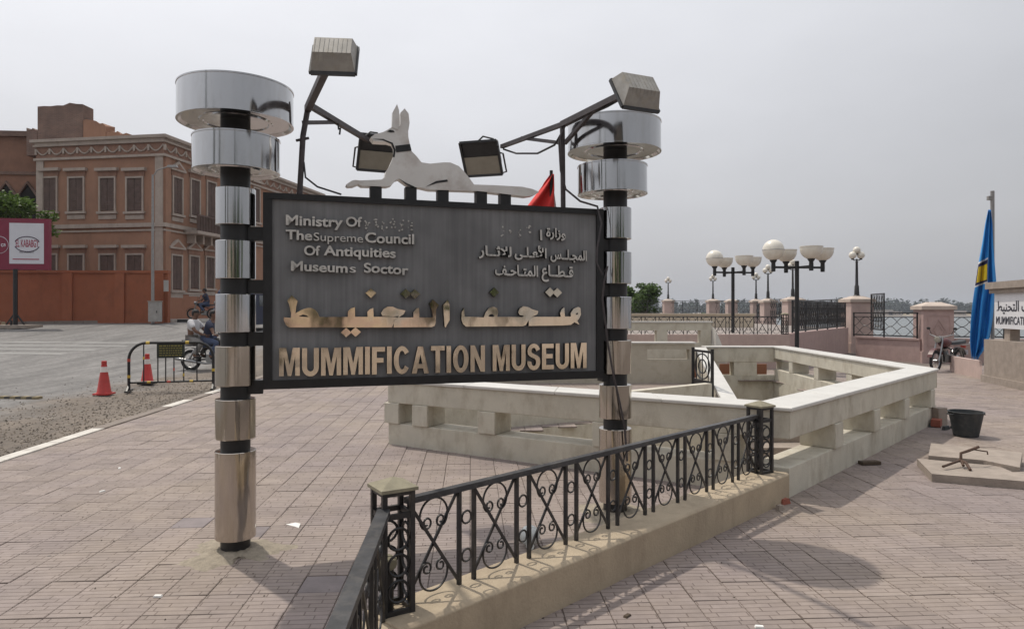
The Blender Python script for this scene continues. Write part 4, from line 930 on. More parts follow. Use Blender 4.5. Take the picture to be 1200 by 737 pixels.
def masts():
    m = thing('floodlight_mast', SF(.45, BZ1, 0), 'brown tube mast with two floodlights on the left end of the sign', 'floodlight', 'floodlight masts on the sign')
    u, z = S(351, 225, 0); base = SF(u, BZ1, 0); top = P(362, 120, 5.02)
    MB().tube([base, P(355, 160, 5.0), top], .021, 10).build('mast', T['mast'], m, smooth=True)
    near, far = P(384, 77, 4.15), P(432, 165, 6.2)
    MB().bar(top + V(-.01, 0, -.05), near, .045, .045).build('arm', T['mast'], m); MB().bar(top + V(0, 0, -.02), far, .04, .04).build('arm', T['mast'], m)
    MB().bar(P(356, 144, 5.0), P(396, 143.5, 5.55), .03, .03).build('brace', T['mast'], m)
    MB().bar(P(347, 165, 5.0), P(362, 162, 5.0), .016, .016).build('cross_pin', T['mast'], m)
    floodlight(m, P(392, 70, 4.10), (-.10, 1, -.62), .215)
    floodlight(m, P(444, 180, 6.35), (.42, -1, -.75), .31, T['lamp_dark'])
    MB().tube([P(356, 190, 4.99), P(358, 208, 4.98), P(372, 219, 4.97), P(400, 228, 5.0)], .007, 6).build('cable', T['black'], m, smooth=True)
    MB().tube([P(396, 143, 5.5), P(397, 152, 5.5), P(399, 150, 5.5), P(398, 158, 5.5)], .008, 5).build('cable', T['black'], m)
    MB().tube([P(428, 160, 6.1), P(434, 155, 6.15), P(442, 156, 6.2), P(446, 164, 6.3)], .008, 6).build('cable', T['black'], m, smooth=True)
    m = thing('floodlight_mast', SF(2.6, BZ1, 0), 'brown tube mast with two floodlights beside the right steel drums', 'floodlight', 'floodlight masts on the sign')
    base = P(660, 240, 5.66); base.z = BZ1; top = P(659, 146, 5.62)
    MB().tube([base, top], .021, 10).build('mast', T['mast'], m, smooth=True)
    near, far = P(728, 112, 4.85), P(588, 172, 6.5)
    MB().bar(far, top, .035, .035).build('arm', T['mast'], m); MB().bar(top, near, .045, .045).build('arm', T['mast'], m)
    MB().bar(P(612, 162, 6.2), P(659, 168, 5.63), .03, .03).build('brace', T['mast'], m); MB().bar(P(662, 168, 5.62), P(695, 130, 5.2), .028, .028).build('brace', T['mast'], m)
    floodlight(m, P(744, 112, 4.75), (-.45, 1, -.72), .245)
    floodlight(m, P(564, 186, 6.65), (-.30, -1, -.70), .31, T['lamp_dark'])
    MB().tube([P(590, 175, 6.5), P(605, 180, 6.35), P(630, 180, 6.0), P(650, 170, 5.7), P(657, 158, 5.63)], .009, 6).build('cable', T['black'], m, smooth=True)
    MB().tube([P(560, 166, 6.6), P(566, 160, 6.6), P(578, 163, 6.55), P(584, 172, 6.5)], .009, 6).build('cable', T['black'], m, smooth=True)
    MB().tube([P(662, 148, 5.6), P(655, 165, 5.6), P(657, 200, 5.6), P(663, 222, 5.6), P(680, 236, 5.58), P(700, 242, 5.6), P(705, 262, 5.55), P(700, 290, 5.5), P(699, 308, 5.5), P(706, 322, 5.5), P(712, 312, 5.5), P(708, 330, 5.5), P(706, 350, 5.5), P(712, 400, 5.52), P(719, 440, 5.55), P(726, 470, 5.58), P(732, 500, 5.6), P(735, 540, 5.62)], .009, 6).build('cable', T['mast'], m, smooth=True)
    MB().tube([P(735, 112, 4.85), P(712, 125, 5.0), P(690, 135, 5.3)], .008, 6).build('cable', T['black'], m, smooth=True)
masts()

# ------------------------------------------------------------------ foliage
def leaf_cloud(mb, clumps, n, size, rr, mi=0, flat=.5):
    """n leaf quads through the volume of the clumps (centre, (rx,ry,rz)); denser near each clump's skin"""
    tot = sum(c[1][0] * c[1][1] * c[1][2] for c in clumps)
    for c, r in clumps:
        k = max(6, int(n * r[0] * r[1] * r[2] / tot))
        for _ in range(k):
            v = Vector((rr.gauss(0, 1), rr.gauss(0, 1), rr.gauss(0, 1))).normalized() * (rr.random() ** .45) * rr.uniform(.8, 1.12)
            p = Vector(c) + Vector((v.x * r[0], v.y * r[1], v.z * r[2]))
            a = Vector((rr.gauss(0, 1), rr.gauss(0, 1), rr.gauss(0, flat))).normalized()
            b = a.cross(Vector((rr.gauss(0, 1), rr.gauss(0, 1), rr.gauss(0, 1)))).normalized()
            s = size * rr.uniform(.6, 1.3)
            mb.add([p - a * s, p + b * s * .45, p + a * s, p - b * s * .45], [(0, 1, 2, 3)], mi)
def tree(name, base, h, spread, label, leafm, rr, nl=3500, ls=.09, trunk_r=.12, low=.35, group=None, nclump=14, bare=None):
    base = Vector(base); t = thing(name, base, label, 'tree', group)
    tr = MB(); fork = base + V(rr.uniform(-.1, .1), 0, h * low)
    tr.tube([base + V(0, 0, -.1), base + V(.03, 0, h * low * .5), fork], [trunk_r, trunk_r * .8, trunk_r * .65], 8)
    cl = []
    for i in range(nclump):
        a = rr.uniform(0, 2 * math.pi); q = rr.uniform(.15, 1) * spread; zz = h * rr.uniform(low + .08, .92)
        q *= math.sqrt(max(.1, 1 - ((zz / h - .6) / .45) ** 2))
        c = base + V(math.cos(a) * q, math.sin(a) * q, zz); s = spread * rr.uniform(.22, .42)
        cl.append((c, (s, s, s * .75)))
        if i < 9: tr.tube([fork - V(0, 0, .1), lerp(fork, c, .5) + V(0, 0, .05 * h * rr.random()), c], [trunk_r * .45, trunk_r * .25, trunk_r * .08], 5)
    tr.build('trunk', T['bark'], t, smooth=True)
    mb = MB(); leaf_cloud(mb, cl, nl, ls, rr); mb.build('crown', leafm, t)
    return t

# ------------------------------------------------------------------ the street on the left
class Fac:
    def __init__(s, a, b):
        s.a = Vector((a[0], a[1], 0)); s.b = Vector((b[0], b[1], 0)); s.d = (s.b - s.a).normalized(); s.n = Vector((s.d.y, -s.d.x, 0)); s.L = (s.b - s.a).length
    def uz(s, px, py):
        ray = V((px - 600) / FPX, 1, -(py - HOR) / FPX); t = (s.a - V(0, 0, EYE)).dot(s.n) / ray.dot(s.n); p = V(0, 0, EYE) + ray * t
        return (p - s.a).dot(s.d), p.z
    def p(s, u, z, d): return s.a + s.d * u + s.n * d + V(0, 0, z)
    def box(s, mb, u0, u1, z0, z1, d0, d1):
        return mb.add([s.p(u, z, d) for d in (d0, d1) for u, z in ((u0, z0), (u1, z0), (u1, z1), (u0, z1))], [(0, 3, 2, 1), (4, 5, 6, 7), (0, 1, 5, 4), (1, 2, 6, 5), (2, 3, 7, 6), (3, 0, 4, 7)])
def building():
    A = Fac((-29.5, 42.4), (-20.9, 41.0)); B = Fac((-20.9, 41.0), (-17.2, 62.0))
    top = A.uz(190, 158)[1]; base = .6
    bl = thing('terracotta_building', (-24, 46, base), 'two-storey terracotta palace with grey stucco trim, shutters and a balcony', 'building')
    back = [B.b + V(-12, 2, 0), A.a + V(3.5, 21, 0)]
    foot = [A.a, A.b, B.b, back[0], back[1]]
    MB().prism([(p.x, p.y) for p in foot], base, top - .35).build('wall', T['terracotta'], bl)
    c = sum(foot, Vector()) / 5
    rf = MB().prism([tuple((c + (p - c) * 1.012)[:2]) for p in foot], top - .35, top - .2).build('roof', T['trim'], bl)
    def course(F, z0, z1, d, nm, m, u0=None, u1=None, par=bl):
        e = d
        F.box(MB(), -e if u0 is None else u0, F.L + (e if F is A else 0) - (0 if F is A else 0) if u1 is None else u1, z0, z1, -.05, d).build(nm, m, par)
    zA = lambda py, px=120: A.uz(px, py)[1]
    def band(z0, z1, d, nm, m):
        A.box(MB(), -d, A.L + d, z0, z1, -.04, d).build(nm, m, bl); B.box(MB(), .0, B.L, z0, z1, -.04, d - .003).build(nm, m, bl)
    band(top - .2, top - .02, .28, 'cornice', T['trim']); band(top - .45, top - .352, .16, 'cornice', T['trim'])
    zf0 = zA(183); band(zf0 - .16, zf0 - .02, .14, 'string_course', T['trim']); band(zf0, top - .46, .03, 'frieze', T['frieze'])
    zm = zA(265); band(zm - .12, zm + .12, .16, 'string_course', T['trim']); band(zm - .36, zm - .25, .08, 'string_course', T['trim'])
    # swags on the frieze
    sw = MB(); hh = (top - .46) - zf0
    for F, n in ((A, 9), (B, 22)):
        for k in range(n):
            u0 = F.L * k / n; w = F.L / n
            sw.tube([F.p(u0 + w * t / 8, top - .58 - hh * .55 * math.sin(math.pi * t / 8), .06) for t in range(9)], .05, 5)
            sw.box(F.p(u0, top - .75, .06), (.12, .12, .35))
    sw.build('swag', T['trim'], bl)
    # corner pilasters
    for F, u in ((A, .25), (A, A.L - .3), (B, .3)):
        F.box(MB(), u - .25, u + .25, base, zf0 - .161, -.02, .07).build('pilaster', T['trim'] if F is A else T['terracotta'], bl)
    B.box(MB(), .56, B.L, base, B.uz(215, 345)[1], -.02, .05).build('dado', T['dado'], bl)
    B.box(MB(), .56, B.L, B.uz(215, 345)[1] + .002, B.uz(215, 345)[1] + .14, -.02, .09).build('string_course', T['trim'], bl)
    def window(F, px0, px1, py0, py1, ped, zlow=None):
        pm = (px0 + px1) / 2; u0 = F.uz(px0, py0)[0]; u1 = F.uz(px1, py0)[0]; z1 = F.uz(pm, py0)[1]; z0 = F.uz(pm, py1)[1] if zlow is None else zlow
        w = F.box(MB(), u0, u1, z0, z1, -.02, .012).build('window', T['dark'], bl)
        fw = .10
        for a, b, c_, d_ in ((u0 - fw, u0, z0 - .05, z1 + fw), (u1, u1 + fw, z0 - .05, z1 + fw), (u0, u1, z1, z1 + fw)): F.box(MB(), a, b, c_, d_, -.01, .09).build('frame', T['trim'], w)
        um = (u0 + u1) / 2
        for a, b in ((u0 + .02, um - .012), (um + .012, u1 - .02)):
            sh = MB(); F.box(sh, a, b, z0 + .02, z1 - .02, .013, .03)
            n = 14
            for k in range(n):
                zc = z0 + .06 + (z1 - z0 - .12) * k / (n - 1); F.box(sh, a + .05, b - .05, zc - .035, zc + .02, .03, .05)
            sh.build('shutter', T['shutter'], w)
        F.box(MB(), u0 - .2, u1 + .2, z0 - .2, z0 - .055, -.01, .16).build('sill', T['trim'], w)
        F.box(MB(), u0 - .12, u1 + .12, z0 - .52, z0 - .26, -.01, .06).build('apron', T['trim'], w)
        F.box(MB(), u0 - .16, u1 + .16, z1 + fw + .003, z1 + .42, -.01, .05).build('lintel_panel', T['frieze'], w)
        if ped:
            mb = MB(); za = z1 + .42
            mb.add([F.p(u, z, d) for d in (-.01, .16) for u, z in ((u0 - .3, za), (u1 + .3, za), (u1 + .3, za + .1), (um, za + .62), (u0 - .3, za + .1))], [(4, 3, 2, 1, 0), (5, 6, 7, 8, 9)] + [(i, (i + 1) % 5, 5 + (i + 1) % 5, 5 + i) for i in range(5)])
            mb.build('pediment', T['trim'], w)
            mb = MB(); mb.add([F.p(u, z, .165) for u, z in ((u0 - .08, za + .11), (u1 + .08, za + .11), (um, za + .45))], [(0, 1, 2)]); mb.build('tympanum', T['frieze'], w)
        else: F.box(MB(), u0 - .28, u1 + .28, z1 + .425, z1 + .60, -.01, .22).build('hood', T['trim'], w)
    for a, b in ((51, 66.5), (81.5, 98), (118, 134.5), (149.5, 167)):
        window(A, a, b, 209, 247, False); window(A, a, b, 299, 333, False)
    for a, b in ((202.5, 212.5), (223.5, 233), (242.5, 252), (262, 270), (281, 288), (297, 303.5)):
        window(B, a, b, 209 + (a - 202) * .13, 250 + (a - 202) * .1, a < 212)
    for a, b in ((201, 212), (222, 232), (241, 250), (262, 270), (280, 287)): window(B, a, b, 300 + (a - 201) * .05, 339 - (a - 201) * .05, True)
    # balcony
    u0, u1 = B.uz(215, 262)[0], B.uz(262, 262)[0]; zb = zm - .15
    bal = B.box(MB(), u0, u1, zb - .2, zb, .0, 1.0).build('balcony', T['trim'], bl)
    for k in range(5):
        u = u0 + .4 + (u1 - u0 - .8) * k / 4
        B.box(MB(), u - .08, u + .08, zb - .75, zb - .205, .0, .55).build('bracket', T['trim'], bal)
    B.box(MB(), u0, u1, zb + .92, zb + 1.02, .9, 1.0).build('handrail', T['shutter'], bal)
    bb = MB()
    n = int((u1 - u0) / .16)
    for k in range(n + 1):
        u = u0 + .04 + (u1 - u0 - .08) * k / n; bb.bar(B.p(u, zb, .95), B.p(u, zb + .92, .95), .075, .075)
    tag(bb.build('balusters', T['shutter'], bal), 'thin brown balusters of the balcony', kind='stuff')
    # brick room and broken walls on the roof
    F = Fac(tuple((A.a + V(.2, 2, 0))[:2]), tuple((A.b + V(0, 2, 0))[:2]))
    def roof_block(pxa, pxb, ya, yb, yc, m, nm, deep):
        ua, ub = F.uz(pxa, ya)[0], F.uz(pxb, ya)[0]; za, zb_ = F.uz(pxa, ya)[1], F.uz(pxb, yb)[1]
        n = 7; vs = []
        rr = random.Random(int(pxa))
        for d in (0, -deep):
            vs += [F.p(ua, top - .4, d), F.p(ub, top - .4, d)] + [F.p(ub + (ua - ub) * k / n, zb_ + (za - zb_) * k / n + rr.uniform(-.12, .12), d) for k in range(n + 1)]
        k = n + 3
        MB().add(vs, [tuple(range(k)), tuple(range(k, 2 * k))[::-1]] + [(i, (i + 1) % k, k + (i + 1) % k, k + i) for i in range(k)]).build(nm, m, bl)
    roof_block(44, 97, 123, 122, 0, T['brick'], 'rooftop_room', .9); roof_block(97.5, 124, 139, 147, 0, T['terracotta'], 'rooftop_wall', .8); roof_block(124.5, 148, 153, 158, 0, T['terracotta'], 'rooftop_wall', .8)
    roof_block(31, 43.5, 151, 151, 0, T['brick'], 'rooftop_wall', 3)
building()
def arched_building():
    F = Fac((-52, 43.5), (-30.3, 45.5)); top = F.uz(30, 161)[1]
    b = thing('arched_building', (-38, 47, .6), 'older brown stone building with dark pointed arches at the left edge', 'building')
    MB().prism([(p.x, p.y) for p in (F.a, F.b, F.b + V(-1, 14, 0), F.a + V(-1, 14, 0))], .6, top).build('wall', T['oldstone'], b)
    F.box(MB(), -.2, F.L + .1, top + .003, top + .35, -1, .25).build('parapet', T['brick'], b)
    zt = F.uz(20, 205)[1]; F.box(MB(), 0, F.L, zt + .003, zt + .2, -.02, .12).build('string_course', T['brick'], b)
    za = F.uz(18, 214)[1]
    for px in (8, 33):
        u = F.uz(px, 230)[0]; w = .95; pts = []
        pts = [(u - w, .8), (u + w, .8), (u + w, za - 2.0), (u + w * .75, za - 1.0), (u, za), (u - w * .75, za - 1.0), (u - w, za - 2.0)]
        MB().plate(pts, F.p, -.05, .03).build('arch', T['dark'], b)
        sr = MB(); sr.tube([F.p(x, z, .06) for x, z in [(u - w, .8)] + [(u - w, za - 2.0), (u - w * .75, za - 1.0), (u, za), (u + w * .75, za - 1.0), (u + w, za - 2.0)] + [(u + w, .8)]], .12, 5); sr.build('arch_moulding', T['brick'], b)
    F.box(MB(), F.L - 1.2, F.L - .8, .6, top, 0, .08).build('pilaster', T['brick'], b)
arched_building()
def street_wall():
    F = Fac((-37.5, 36.2), (-18.6, 36.9)); z0 = .9; zt = F.uz(120, 317)[1]
    w = thing('orange_wall', (-26, 36.6, 1), 'tall orange painted garden wall with shallow piers in front of the terracotta palace', 'wall')
    F.box(MB(), 0, F.L, z0, zt - .14, -.3, 0).build('panel', T['orange'], w)
    F.box(MB(), -.03, F.L + .03, zt - .138, zt, -.34, .07).build('coping', T['orange'], w)
    F.box(MB(), 0, F.L, z0, z0 + .45, .0, .035).build('base_course', T['orange'], w)
    for px in (-50, 80, 141, 187):
        u = F.uz(px, 340)[0]; F.box(MB(), u - .25, u + .25, z0, zt - .15, -.01, .12).build('pier', T['orange'], w)
street_wall()
def hz(x, y): return height(x, y)
def billboard():
    d = 33.6; c = P(18, 378, d); zg = hz(c.x, c.y)
    b = thing('billboard', (c.x, c.y, zg), 'crimson billboard with a white restaurant poster on a dark post before the orange wall', 'billboard')
    F = Fac((P(-60, 300, d).x, d - .4), (P(52.5, 300, d).x, d + .3)); z0 = F.uz(20, 316)[1]; z1 = F.uz(20, 256)[1]
    F.box(MB(), 0, F.L, z0, z1, -.25, 0).build('box', T['magenta'], b)
    u0, za = F.uz(11, 309); u1, zb = F.uz(51.5, 262)
    F.box(MB(), u0, u1, za, zb, .002, .012).build('poster', T['poster'], b)
    letters('EL KABABGY', F.p, *[F.uz(x, 288)[0] for x in (18.5, 45.5)], F.uz(30, 289.5)[1], F.uz(30, 281)[1] - F.uz(30, 289.5)[1], .012, .02, [T['poster_red']], b, .012, flat=True)
    for s, zc in ((1, 285.5), (-1, 287)):
        um, zz = F.uz(32, zc); mb = MB()
        mb.tube([F.p(um + .56 * math.cos(a), zz + s * .34 * math.sin(a) , .016) for a in [math.pi * (.08 + .84 * k / 12) for k in range(13)]], .022, 4); mb.build('poster_arc', T['poster_dark'], b)
    letters('RESTAURANT', F.p, *[F.uz(x, 296)[0] for x in (23, 40)], F.uz(30, 296.5)[1], .09, .012, .02, [T['poster_dark']], b, .01, flat=True, single=True, name='small_print')
    mb = MB(); F.box(mb, *[F.uz(x, 304)[0] for x in (15, 46)], F.uz(30, 304.5)[1], F.uz(30, 303.3)[1], .013, .016); mb.build('small_print', T['poster_red'], b)
    letters('ca', F.p, *[F.uz(x, 288)[0] for x in (1, 7)], F.uz(4, 289)[1], .22, .003, .01, [T['poster']], b, .02, flat=True, name='logo_letter')
    um, zz = F.uz(-1, 287); MB().tube([F.p(um + .42 * math.cos(a), zz + .42 * math.sin(a), .01) for a in [k * math.pi / 12 for k in range(24)]], .012, 4, 0, True).build('logo_ring', T['poster'], b)
    MB().tube([(c.x, c.y + .0, zg - .05), (c.x, c.y, z0 + .02)], .10, 10).build('post', T['black'], b, smooth=True)
    MB().box((c.x, c.y, zg + .06), (1.9, 1.2, .16)).build('footing', T['concrete'], b)
    for dx in (-.45, .45): MB().bar((c.x + dx, c.y, zg + .14), (c.x, c.y, zg + .75), .06, .06).build('brace', T['black'], b)
billboard()
tree('street_tree', (P(10, 375, 38).x, 38.5, 1.1), 7.6, 2.1, 'leafy green street tree rising behind the crimson billboard', T['leaf_mid'], random.Random(3), 5200, .13, .16, .5)
def lamp_pole():
    c = P(179, 371, 36.3); zg = hz(c.x, c.y)
    t = thing('street_lamp_pole', (c.x, c.y, zg), 'thin grey street lamp pole standing before the corner of the terracotta palace', 'street lamp')
    top = P(182, 205, 36.3)
    MB().tube([(c.x, c.y, zg), (c.x, c.y, top.z)], [.09, .055], 10).build('pole', T['steelgrey'], t, smooth=True)
    MB().tube([(c.x, c.y, top.z - .1), (c.x + .25, c.y, top.z + .25), (c.x + .9, c.y - .1, top.z + .42)], .035, 8).build('arm', T['steelgrey'], t, smooth=True)
    MB().box((c.x + 1.1, c.y - .1, top.z + .43), (.55, .2, .12), 0, 0, .8).build('lamp_head', T['steelgrey'], t)
    t = thing('electric_cabinet', (c.x + .35, c.y - .25, zg), 'grey electrical cabinet at the foot of the street lamp pole', 'cabinet')
    a, b = P(175, 370, 36).x, P(187.5, 370, 36).x
    MB().box(((a + b) / 2, 36.05, zg + .62), (b - a, .35, 1.05)).build('body', T['box_grey'], t); MB().box(((a + b) / 2, 36.05, zg + 1.17), (b - a + .06, .42, .05)).build('lid', T['concrete'], t)
    MB().box(((a + b) / 2, 35.868, zg + .62), (b - a - .1, .012, .9)).build('door', T['box_grey'], t); MB().box(((a + b) / 2 + .18, 35.85, zg + .62), (.03, .025, .12)).build('handle', T['black'], t)
    MB().box((b + .12, 36.4, zg + 2.0), (.22, .1, .6)).build('meter_box', T['box_grey'], t)
lamp_pole()

# ------------------------------------------------------------------ barrier, cones
def barrier():
    a, b = G(151, 459), G(250, 456); d = (b - a).normalized(); L = (b - a).length
    t = thing('crowd_barrier', (a + b) / 2, 'black rounded crowd barrier with green plaque and yellow tape bands at the kerb', 'barrier')
    f = lambda u, z: a + d * u + V(0, 0, z)
    H = 1.02; r = .34; pts = [f(0, .04)]
    pts += [f(r - r * math.cos(k * math.pi / 16), H - r + r * math.sin(k * math.pi / 16)) for k in range(9)]
    pts += [f(L - r + r * math.sin(k * math.pi / 16), H - r + r * math.cos(k * math.pi / 16)) for k in range(9)] + [f(L, .04)]
    MB().tube(pts, .030, 8).build('frame', T['black'], t, smooth=True)
    MB().tube([f(0, .19), f(L, .19)], .022, 8).build('bottom_rail', T['black'], t, smooth=True)
    for u in (.28, .55, .70, .86, 1.05, 1.31):
        MB().tube([f(u, .19), f(u, H if not .5 < u < 1.1 else .72)], .014, 6).build('bar', T['black'], t)
    MB().bar(f(.53, .85), f(1.07, .85), .02, .31).build('plaque', T['plaque'], t)
    mb = MB(); rr = random.Random(2); n = Vector((d.y, -d.x, 0))
    for k in range(5):
        u = .58
        while u < 1.0:
            w = rr.uniform(.02, .06); z = .95 - k * .05; mb.bar(f(u, z) + n * .0125, f(min(u + w, 1.02), z) + n * .0125, .003, .022 if k else .03); u += w + .015
    mb.build('plaque_lettering', T['plaque_text'], t)
    for u in (0, L):
        mb = MB(); mb.bar(f(u, .02) + n * .26, f(u, .02) - n * .26, .06, .035); mb.bar(f(u, .02) + n * .2, f(u, .14), .03, .03); mb.build('foot', T['black'], t)
    for u, z, m, ax in ((.36, H, 'yellow', 0), (1.12, H, 'yellow', 0), (.38, .19, 'yellow', 0), (.76, .19, 'redp', 0), (1.2, .19, 'yellow', 0), (0, .32, 'yellow', 1), (0, .66, 'redp', 1), (L, .42, 'yellow', 1), (.28, .7, 'yellow', 1), (.86, .45, 'redp', 1), (1.05, .33, 'yellow', 1)):
        e = V(0, 0, .03) if ax else d * .035
        MB().tube([f(u, z) - e, f(u, z) + e], .033 if (z == H or u in (0, L)) else .025 if z == .19 else .017, 8).build('tape_band', T[m], t)
barrier()
def cone(loc, h, label, tall=True):
    t = thing('traffic_cone', loc, label, 'traffic cone', 'red traffic cones by the barrier')
    k = h / .66
    MB().prism([(loc[0] + x * k, loc[1] + y * k) for x, y in ((-.145, -.145), (.145, -.145), (.145, .145), (-.145, .145))], .0, .03 * k).build('base', T['cone'] if tall else T['black'], t)
    z = lambda v: (v if True else 0)
    prof = [(.14, .031), (.125, .06), (.068, .44)]
    MB().lathe([(r * k, q * k) for r, q in prof], loc, 20).build('body', T['cone'], t, smooth=True)
    MB().lathe([(.0685 * k, .441 * k), (.055 * k, .545 * k)], loc, 20).build('band', T['cone_white'], t, smooth=True)
    MB().lathe([(.0555 * k, .546 * k), (.045 * k, .60 * k), (.05 * k, .61 * k), (.045 * k, .66 * k)], loc, 20).build('tip', T['cone'], t, smooth=True)
c1 = G(122, 462); cone((c1.x, c1.y, 0), .68, 'red traffic cone with white band standing alone left of the barrier')
c2 = G(172.5, 450); cone((c2.x, c2.y, 0), .70, 'red traffic cone on black base standing behind the barrier', False)
def small_road_things():
    t = thing('speed_bump', G(20, 466), 'worn yellow and black rubber strip lying on the road at the left edge', 'speed bump')
    a, b = G(-30, 465), G(47, 466); n = 12
    for k in range(n):
        p, q = lerp(a, b, k / n), lerp(a, b, (k + .96) / n); MB().bar(p + V(0, 0, .0), q + V(0, 0, .0), .14, .05).build('block', T['dull_yellow'] if k % 2 else T['road_black'], t)
    c = G(13, 405); z = hz(c.x, c.y)
    t = thing('stub_post', (c.x, c.y, z), 'short dark stub post sticking up from the road at the left', 'post')
    MB().tube([(c.x, c.y, z - .05), (c.x, c.y, z + .40)], .05, 8).build('post', T['black'], t); MB().lathe([(.16, z - .03), (.14, z + .03)], (c.x, c.y, 0), 12).build('base', T['concrete'], t)
    rr = random.Random(4); c = G(2, 402); z = hz(c.x, c.y)
    t = thing('rubble_heap', (c.x, c.y, z), 'small heap of sandy rubble beside the stub post', 'rubble')
    for k in range(12): MB().box((c.x + rr.uniform(-.6, .4), c.y + rr.uniform(-.3, .3), z + .05), (rr.uniform(.1, .3), rr.uniform(.1, .3), rr.uniform(.1, .25)), rr.uniform(0, 3), 0, .7).build('stone', T['sand'] if k % 3 else T['redbrick'], t)
small_road_things()

# ------------------------------------------------------------------ motorcycles, bicycle, people
def wheel(parent, c, r, w, spokes=10, name='wheel'):
    o = MB().torus(c, r - w / 2, w / 2, (0, 1, 0), 28, 8).build(name, T['rubber'], parent, smooth=True)
    MB().torus(c, r - w - .008, .011, (0, 1, 0), 28, 6).build('rim', T['chrome'], o, smooth=True)
    sp = MB()
    for k in range(spokes):
        a = 2 * math.pi * k / spokes; sp.bar(Vector(c) + V(.03 * math.cos(a), .02 * (-1) ** k, .03 * math.sin(a)), Vector(c) + V((r - w) * math.cos(a + .15), 0, (r - w) * math.sin(a + .15)), .007, .007)
    sp.build('spokes', T['chrome'], o)
    MB().lathe([(.045, -.05), (.05, 0), (.045, .05)], c, 12, 0, (0, 1, 0)).build('hub', T['chrome'], o)
def motorcycle(label, paint, group=None):
    t = thing('motorcycle', (0, 0, 0), label, 'motorcycle', group)
    wheel(t, (-.60, 0, .30), .30, .085); wheel(t, (.66, 0, .30), .30, .075)
    for s in (-1, 1):
        MB().tube([(.66, s * .085, .30), (.50, s * .085, .72), (.42, s * .07, .95)], .022, 8).build('fork', T['chrome'], t, smooth=True)
        MB().tube([(-.60, s * .11, .32), (-.42, s * .12, .62)], .028, 8).build('shock_absorber', T['chrome'], t)
        MB().tube([(-.60, s * .09, .30), (-.1, s * .10, .33)], .02, 6).build('swing_arm', T['black'], t)
    MB().tube([(.46, 0, .84), (.25, 0, .62), (.22, 0, .28), (-.12, 0, .26), (-.2, 0, .6), (.3, 0, .72)], .024, 6).build('frame', T['black'], t)
    tk = MB(); tk.ball((.18, 0, .80), .2, 14, 8, 0, (1.35, .72, .68)); tk.build('fuel_tank', paint, t, smooth=True)
    se = MB()
    pr = [(-.82, .80, .11), (-.72, .76, .14), (-.40, .745, .14), (-.10, .73, .11), (.02, .75, .08)]
    vs = []
    for x, z, w in pr: vs += [(x, -w, z), (x, -w * .8, z + .075), (x, w * .8, z + .075), (x, w, z)]
    fs = [(0, 1, 2, 3), (19, 18, 17, 16)] + [(i * 4 + j, i * 4 + 4 + j, i * 4 + 4 + (j + 1) % 4, i * 4 + (j + 1) % 4) for i in range(4) for j in range(4)]
    se.add(vs, fs).build('seat', T['vinyl'], t)
    en = MB().box((.06, 0, .36), (.30, .24, .22)); en.lathe([(.085, 0), (.09, .03), (.07, .04), (.09, .07), (.07, .08), (.09, .11), (.07, .12), (.08, .20)], (.14, 0, .46), 14, 0, (.35, 0, 1)); en.lathe([(.10, -.15), (.10, .15)], (.0, 0, .34), 16, 0, (0, 1, 0)); en.build('engine', T['chrome'], t)
    MB().tube([(.2, -.09, .42), (.22, -.13, .24), (-.1, -.15, .22), (-.45, -.17, .28), (-.95, -.18, .36)], [.02, .022, .025, .042, .045], 10).build('exhaust', T['chrome'], t, smooth=True)
    for cx, a0, a1, rr_ in ((-.60, 40, 160, .345), (.66, 20, 150, .345)):
        vs = []; fs = []; n = 10
        for k in range(n + 1):
            a = R(a0 + (a1 - a0) * k / n)
            for y in (-.06, .06): vs.append((cx + rr_ * math.cos(a), y, .30 + rr_ * math.sin(a)))
            for y in (.06, -.06): vs.append((cx + (rr_ + .012) * math.cos(a), y, .30 + (rr_ + .012) * math.sin(a)))
        for k in range(n):
            for j in range(4): fs.append((k * 4 + j, k * 4 + (j + 1) % 4, k * 4 + 4 + (j + 1) % 4, k * 4 + 4 + j))
        MB().add(vs, fs).build('mudguard', paint if cx > 0 else T['chrome'], t)
    MB().tube([(.22, -.37, 1.02), (.36, -.30, 1.03), (.42, -.12, .97), (.42, .12, .97), (.36, .30, 1.03), (.22, .37, 1.02)], .015, 8).build('handlebar', T['chrome'], t, smooth=True)
    hl = MB().lathe([(.04, -.08), (.09, -.02), (.095, .05)], (.52, 0, .90), 16, 0, (1, 0, 0)).build('headlight', T['chrome'], t, smooth=True)
    MB().lathe([(.085, .052), (.05, .065)], (.52, 0, .90), 16, 0, (1, 0, 0)).build('lens', T['lamp_glass'], hl)
    MB().box((-.88, 0, .66), (.06, .12, .07)).build('tail_light', T['redp'], t); MB().box((-.95, 0, .5), (.015, .18, .13)).build('number_plate', T['poster'], t)
    for s in (-1, 1):
        MB().tube([(.36, s * .26, 1.03), (.34, s * .33, 1.18)], .008, 5).build('mirror_stalk', T['black'], t); MB().ball((.34, s * .35, 1.20), .055, 10, 6, 0, (.3, 1, .7)).build('mirror', T['black'], t)
    ra = MB()
    for s in (-1, 1): ra.tube([(-.45, s * .16, .72), (-.9, s * .15, .74), (-1.02, s * .10, .80)], .012, 5)
    for x in (-.92, -1.0): ra.bar((x, -.13, .77), (x, .13, .77), .02, .012)
    ra.build('luggage_rack', T['chrome'], t)
    return t
